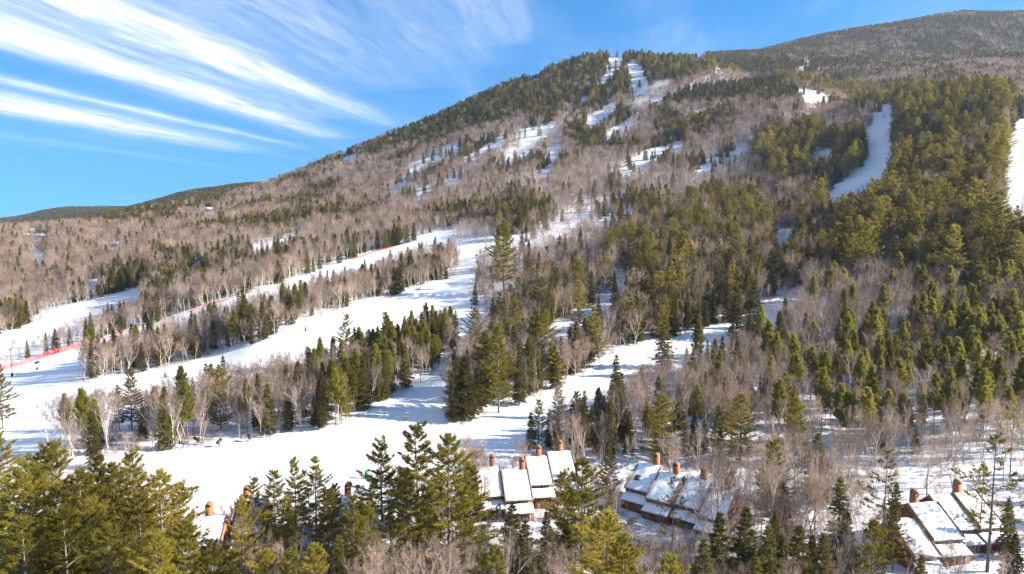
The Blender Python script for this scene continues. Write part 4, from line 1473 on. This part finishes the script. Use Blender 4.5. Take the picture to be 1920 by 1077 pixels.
def cabin(u, v, w, d, h, rot, label):
    x, y, z = cast(u, v)
    root = tagged(empty('cabin', (x, y, z), math.radians(rot)), label, 'house', 'small houses in the woods at left')
    m = MB()
    m.prism([(-d / 2, -2), (d / 2, -2), (d / 2, h), (0, h + d * .28), (-d / 2, h)], -w / 2, w / 2)
    m.build('wall', M['far_wall'], root)
    r = MB()
    a, t = d / 2 + .6, d * .28
    r.prism([(-a, h - .25), (0, h + t + .02), (0, h + t + .3), (-a, h + .05)], -w / 2 - .6, w / 2 + .6)
    r.prism([(.003, h + t + .02), (a, h - .25), (a, h + .05), (.003, h + t + .3)], -w / 2 - .6, w / 2 + .6)
    ro = r.build('roof', M['trim'], root)
    for sgn in (-1, 1):
        p = [(sgn * a, h + .06), (sgn * .01, h + t + .31), (sgn * .01, h + t + .85), (sgn * a, h + .5)]
        s_ = MB()
        s_.prism(p if sgn < 0 else p[::-1], -w / 2 - .5, w / 2 + .5)
        s_.build('snow_cover', M['snow_cover'], ro)
    for k in (-1, 1):
        f = MB()
        f.box((k * w * .25 - .8, -d / 2 - .08, h * .35), (k * w * .25 + .8, -d / 2 - .004, h * .8))
        f.build('window', M['glass'], root)


for args in [(76, 447, 17, 9, 3.5, 5, 'long low house with snowy roof in the far left woods'), (48, 446, 10, 8, 3, 12, 'small snowy-roofed house left of the long low house'), (60, 438, 8, 7, 5, 0, 'taller snowy-roofed house behind the long low house'),
             (216, 464, 8, 7, 4, 20, 'pair-windowed snowy house alone in the pink hardwoods'), (284, 429, 12, 8, 3.5, -8, 'snowy-roofed house right of the lone one, below the dark hill'), (392, 397, 15, 9, 3.5, -15, 'snowy-roofed house under the dark left ridge'),
             (6, 436, 8, 7, 4, 0, 'snowy-roofed house at the far left edge')]:
    cabin(*args)


# ------------------------------------------------------------------ ski-hill equipment
def snow_gun(u, v, tall, label, group, turn=.6):
    x, y, z = cast(u, v)
    root = tagged(empty('snow_gun', (x, y, z), turn), label, 'snow gun', group)
    b = MB()
    if tall > 2.5:
        b.tube([(0, 0, -.3), (0, 0, .9)], [.55, .45], 8)
    else:
        for k in range(3):
            a = k * 2.094 + .4
            b.tube([(0, 0, .75), (math.cos(a) * 1.0, math.sin(a) * 1.0, 0)], .07, 5)
            b.box((math.cos(a) * 1.0 - .22, math.sin(a) * 1.0 - .12, -.05), (math.cos(a) * 1.0 + .22, math.sin(a) * 1.0 + .12, .10))
    b.build('base', M['metal_dark'], root)
    m = MB()
    m.tube([(0, 0, .5), (0, 0, tall)], .14, 8)
    m.build('mast', M['metal_dark'], root)
    f = MB()
    pts = np.array([(-.75, 0, -.22), (-.55, 0, -.16), (.3, 0, .09), (.8, 0, .24)]) * 1.15 + np.array([0, 0, tall + .45])
    f.tube(pts, [.42, .55, .5, .44], 12)
    fo = f.build('barrel', M['metal_dark'], root)
    n = MB()
    n.tube(pts[-1] + np.array([(.01, 0, .003), (.14, 0, .045)]), [.52, .50], 12)
    n.build('nozzle_ring', M['pole_metal'], fo)


GG = 'snow guns on the runs'
snow_gun(70, 694, 2.9, 'black tower snow gun standing on open snow below the red fence', GG)
snow_gun(893, 492, 4.2, 'black tower snow gun high on the main run beside the thicket', GG)
snow_gun(884, 580, 4.4, 'black tower snow gun at the left tip of the thicket', GG)
snow_gun(1657, 222, 3, 'tiny dark speck built as a snow gun on the steep right-hand run', GG)  # unclear dark speck, stands here in the snow gun shape
for i, (u, v) in enumerate([(299, 846), (323, 844), (344, 841), (370, 833), (411, 838), (468, 828), (505, 820)]):
    snow_gun(u, v, 1.1, 'black portable snow gun, %s from left in the row beside the lower run' % ordinal(i + 1), 'portable snow guns parked along the lower run', random.uniform(0, 6))


def tower(u, vb, vt, label, head=True, lean=0.0):
    x, y, z = cast(u, vb)
    h = CAMZ + float(pix(u, vt)[1]) * y - z
    root = tagged(empty('tower_pole', (x, y, z)), label, 'pole', 'tower poles along the runs')
    p = MB()
    p.tube([(0, 0, -.3), (lean * h * .5, 0, h * .5), (lean * h, 0, h)], [.17, .15, .12], 8)
    p.build('pole', M['pole_metal'], root)
    b = MB()
    b.tube([(0, 0, -.2), (0, 0, 1.5)], [.55, .42], 8)
    b.build('base_pad', M['metal_dark'], root)
    if head:
        a = MB()
        a.tube([(lean * h - .7, 0, h - .15), (lean * h + .7, 0, h - .15)], .06, 6)
        for k in (-1, 0, 1):
            a.box((lean * h + k * .6 - .17, -.25, h - .09), (lean * h + k * .6 + .17, .12, h + .28))
        a.build('lamp_head', M['pole_metal'], root)


tower(310, 708, 675, 'dark pole with wide base at the upper edge of the second run', False)
tower(573, 621, 586, 'grey pole with lamp head at the edge of the second run')
tower(802, 543, 520, 'dark pole beside the snow mound', False)
tower(23, 706, 655, 'thin lamp pole at the far left end of the red fence')


def fence(path, h, label, n_per=1, mat='red_net'):
    pts = [cast(u, v) for u, v in path]
    dense = []
    for a, b in zip(pts[:-1], pts[1:]):
        a, b = np.array(a), np.array(b)
        k = max(1, int(np.linalg.norm(b - a) / 4.5))
        for i in range(k):
            dense.append(a + (b - a) * i / k)
    dense.append(np.array(pts[-1]))
    for p in dense:
        p[2] = float(ground(np.array([p[0]]), np.array([p[1]]))[0])
    root = tagged(empty('safety_fence', dense[0]), label, 'fence', 'safety fences')
    o0 = dense[0]
    for a, b in zip(dense[:-1], dense[1:]):
        a, b = a - o0, b - o0
        m = MB()
        hh = h * random.uniform(.85, 1.08)
        sag = random.uniform(0, .2)
        for k in range(7):
            z0 = .12 + (hh - .2) * k / 6.0
            mid = (a + b) / 2 - np.array([0, 0, sag * k / 6])
            m.tube([a + [0, 0, z0], mid + [0, 0, z0], b + [0, 0, z0]], .06, 3, cap=False)
        for k in range(12):
            f = (k + .5) / 12
            c = a + (b - a) * f
            m.tube([c + [0, 0, .1], c + [0, 0, hh - .1]], .04, 3, cap=False)
        m.build('net_panel', M[mat], root)
        p = MB()
        p.tube([a + [0, 0, -.3], a + [random.uniform(-.08, .08), 0, hh + .2]], .05, 5)
        p.build('post', M[mat], root)


fence([(-30, 707), (20, 690), (90, 669), (165, 646)], 2.6, 'bright red net fence at the left edge of the fenced run')
fence([(168, 645), (230, 625), (270, 613)], .7, 'red net fence along the birch strip, middle stretch')
fence([(352, 587), (400, 571), (430, 562)], .7, 'red net fence along the birch strip, upper stretch')
fence([(662, 487), (700, 474), (738, 464)], 1.2, 'short red net fence high on the fenced run')
fence([(822, 518), (838, 517), (853, 516)], 1.6, 'short orange barrier behind the snow mound', mat='orange')


def mound(u, v, lx, ly, h, rot, label):
    x, y, z = cast(u, v)
    n, k = 28, 8
    V, q = [], []
    for i in range(k + 1):
        for j in range(n):
            a = j * 2 * math.pi / n
            r = i / k
            bump = .85 + .3 * vnoise(np.array([math.cos(a) * r * 3 + u]), np.array([math.sin(a) * r * 3 + v]), 3)[0]
            V.append((math.cos(a) * r * lx * bump, math.sin(a) * r * ly * bump, h * (1 - r ** 2.2) * bump - .35 * (i == k)))
    for i in range(k):
        for j in range(n):
            q.append((i * n + j, (i + 1) * n + j, (i + 1) * n + (j + 1) % n, i * n + (j + 1) % n))
    m = MB()
    m.add(V, None, q)
    o = m.build('snow_mound', M['snow_cover'], None, (x, y, z), (0, 0, math.radians(rot)), True)
    tagged(o, label, 'snow mound')


mound(818, 540, 11, 5, 3.6, 25, 'big heap of groomed snow in front of the orange barrier')


def pad(u, v, mat, label, w=.9, h=1.5):
    x, y, z = cast(u, v)
    root = tagged(empty('marker_pad', (x, y, z), .3), label, 'marker')
    p = MB()
    p.tube([(0, 0, -.3), (0, 0, h + .7)], .06, 6)
    p.build('post', M['pole_metal'], root)
    m = MB()
    m.tube([(0, 0, .15), (0, 0, .3), (0, 0, h - .1), (0, 0, h)], [w * .42, w * .5, w * .5, w * .4], 10)
    m.build('padding', M[mat], root)


pad(759, 786, 'yellow', 'small yellow padded marker on the shaded main run')
pad(688, 898, 'green', 'green padded post at the foot of the runs', 1.0, 2.0)


def rope(pts_px, label):
    pts = [np.array(cast(u, v)) for u, v in pts_px]
    o0 = pts[0]
    root = tagged(empty('rope_barrier', o0), label, 'rope barrier')
    for p in pts:
        m = MB()
        q = p - o0
        m.tube([q + [0, 0, -.2], q + [0, 0, 1.3]], .05, 6)
        m.build('post', M['metal_dark'], root)
    for a, b in zip(pts[:-1], pts[1:]):
        a, b = a - o0, b - o0
        m = MB()
        m.tube([a + [0, 0, 1.2], (a + b) / 2 + [0, 0, .95], b + [0, 0, 1.2]], .035, 4)
        m.build('rope', M['metal_dark'], root)


rope([(612, 910), (660, 904), (690, 898), (725, 900)], 'rope strung between dark posts at the foot of the runs')


def log(u, v, length, r, az, label, mat='log'):
    x, y, z = cast(u, v)
    root = tagged(empty('fallen_log', (x, y, z + r), az), label, 'log', 'fallen logs beside the lower run')
    m = MB()
    m.tube([(-length / 2, 0, 0), (0, .1, .08), (length / 2, 0, 0)], [r, r * .85, r * .6], 8)
    m.build('trunk', M[mat], root)
    s_ = MB()
    s_.tube([(-length * .48, 0, r * .8), (0, .1, .08 + r * .75), (length * .48, 0, r * .55)], [r * .7, r * .65, r * .4], 7)
    s_.build('snow_cover', M['snow_cover'], root)
    t = MB()
    t.tube([(length * .1, 0, 0), (length * .2, .5, .8)], [r * .3, r * .1], 5)
    t.build('branch_stub', M[mat], root)


log(592, 792, 9, .22, .05, 'pale fallen trunk lying at the foot of the green stand')
log(360, 822, 6, .2, .1, 'snow-capped log among the portable snow guns')
log(388, 819, 5, .2, -.2, 'shorter snow-capped log right of the other snowy log')


def snag(u, vt, vb, label):
    x, y, z = cast(u, vb)
    h = CAMZ + float(pix(u, vt)[1]) * y - z
    root = tagged(empty('dead_tree', (x, y, z)), label, 'dead tree')
    m = MB()
    m.tube([(0, 0, -.3), (.1, 0, h * .4), (0, .1, h * .8), (.15, 0, h)], [.32, .27, .2, .1], 7)
    m.build('trunk', M['dark_wood'], root)
    for k in range(5):
        b = MB()
        a, hz = random.uniform(0, 6.28), h * random.uniform(.4, .92)
        b.tube([(0.05, 0.05, hz), (math.cos(a) * .9, math.sin(a) * .9, hz + .2)], [.07, .02], 4)
        b.build('branch_stub', M['dark_wood'], root)


snag(623, 625, 690, 'charred dark snag rising above the strip between the lower runs')


# ------------------------------------------------------------------ the air: light winter haze over the far slopes
def haze():
    m, nt, out = new_mat('haze')
    v = N(nt.nodes, 'ShaderNodeVolumePrincipled')
    v.inputs['Color'].default_value = (.72, .82, 1.0, 1)
    v.inputs['Density'].default_value = HAZE
    v.inputs['Anisotropy'].default_value = .2
    nt.links.new(v.outputs[0], out.inputs['Volume'])
    b = MB()
    zlo = float(ZG.min()) - 5
    b.box((-7000, -1000, zlo), (7000, 4700, float(ZG.max()) + 60))
    o = b.build('haze', m)
    o['kind'], o['label'] = 'stuff', 'thin bluish winter haze over the valley'


haze()


def mist(u, v, up, size, dens, label):
    """drifting cloud of machine-made snow"""
    x, y, z = cast(u, v)
    m, nt, out = new_mat('snow_mist')
    tc = N(nt.nodes, 'ShaderNodeTexCoord')
    ln = N(nt.nodes, 'ShaderNodeVectorMath', operation='LENGTH')
    nt.links.new(tc.outputs['Object'], ln.inputs[0])
    fall = N(nt.nodes, 'ShaderNodeMapRange')
    fall.inputs['From Min'].default_value = 1.0
    fall.inputs['From Max'].default_value = .15
    nt.links.new(ln.outputs['Value'], fall.inputs['Value'])
    nz = N(nt.nodes, 'ShaderNodeTexNoise')
    nz.inputs['Scale'].default_value = 2.2
    nz.inputs['Detail'].default_value = 3
    nt.links.new(tc.outputs['Object'], nz.inputs['Vector'])
    r2 = N(nt.nodes, 'ShaderNodeMapRange')
    r2.inputs['From Min'].default_value = .42
    r2.inputs['From Max'].default_value = .68
    nt.links.new(nz.outputs[0], r2.inputs['Value'])
    mu = N(nt.nodes, 'ShaderNodeMath', operation='MULTIPLY')
    nt.links.new(fall.outputs[0], mu.inputs[0])
    nt.links.new(r2.outputs[0], mu.inputs[1])
    m2 = N(nt.nodes, 'ShaderNodeMath', operation='MULTIPLY')
    nt.links.new(mu.outputs[0], m2.inputs[0])
    m2.inputs[1].default_value = dens
    pv = N(nt.nodes, 'ShaderNodeVolumePrincipled')
    pv.inputs['Color'].default_value = (.95, .95, .97, 1)
    nt.links.new(m2.outputs[0], pv.inputs['Density'])
    nt.links.new(pv.outputs[0], out.inputs['Volume'])
    b = MB()
    n, k = 16, 8
    V = [(math.sin(math.pi * i / k) * math.cos(2 * math.pi * j / n), math.sin(math.pi * i / k) * math.sin(2 * math.pi * j / n), math.cos(math.pi * i / k)) for i in range(k + 1) for j in range(n)]
    b.add(V, None, [(i * n + j, (i + 1) * n + j, (i + 1) * n + (j + 1) % n, i * n + (j + 1) % n) for i in range(k) for j in range(n)])
    o = b.build('snow_mist', m, None, (x, y, z + up), (0, -.45, .2), True)
    o.scale = size
    o['kind'], o['label'], o['category'] = 'stuff', label, 'mist'


mist(1226, 184, 14, (34, 20, 15), .09, 'pale plume of blown snow below the upper summit run')
mist(1190, 215, 14, (30, 20, 13), .07, 'drifting snow cloud over the middle summit run')
mist(985, 272, 12, (40, 25, 12), .04, 'faint snow mist over the open patch below the summit')
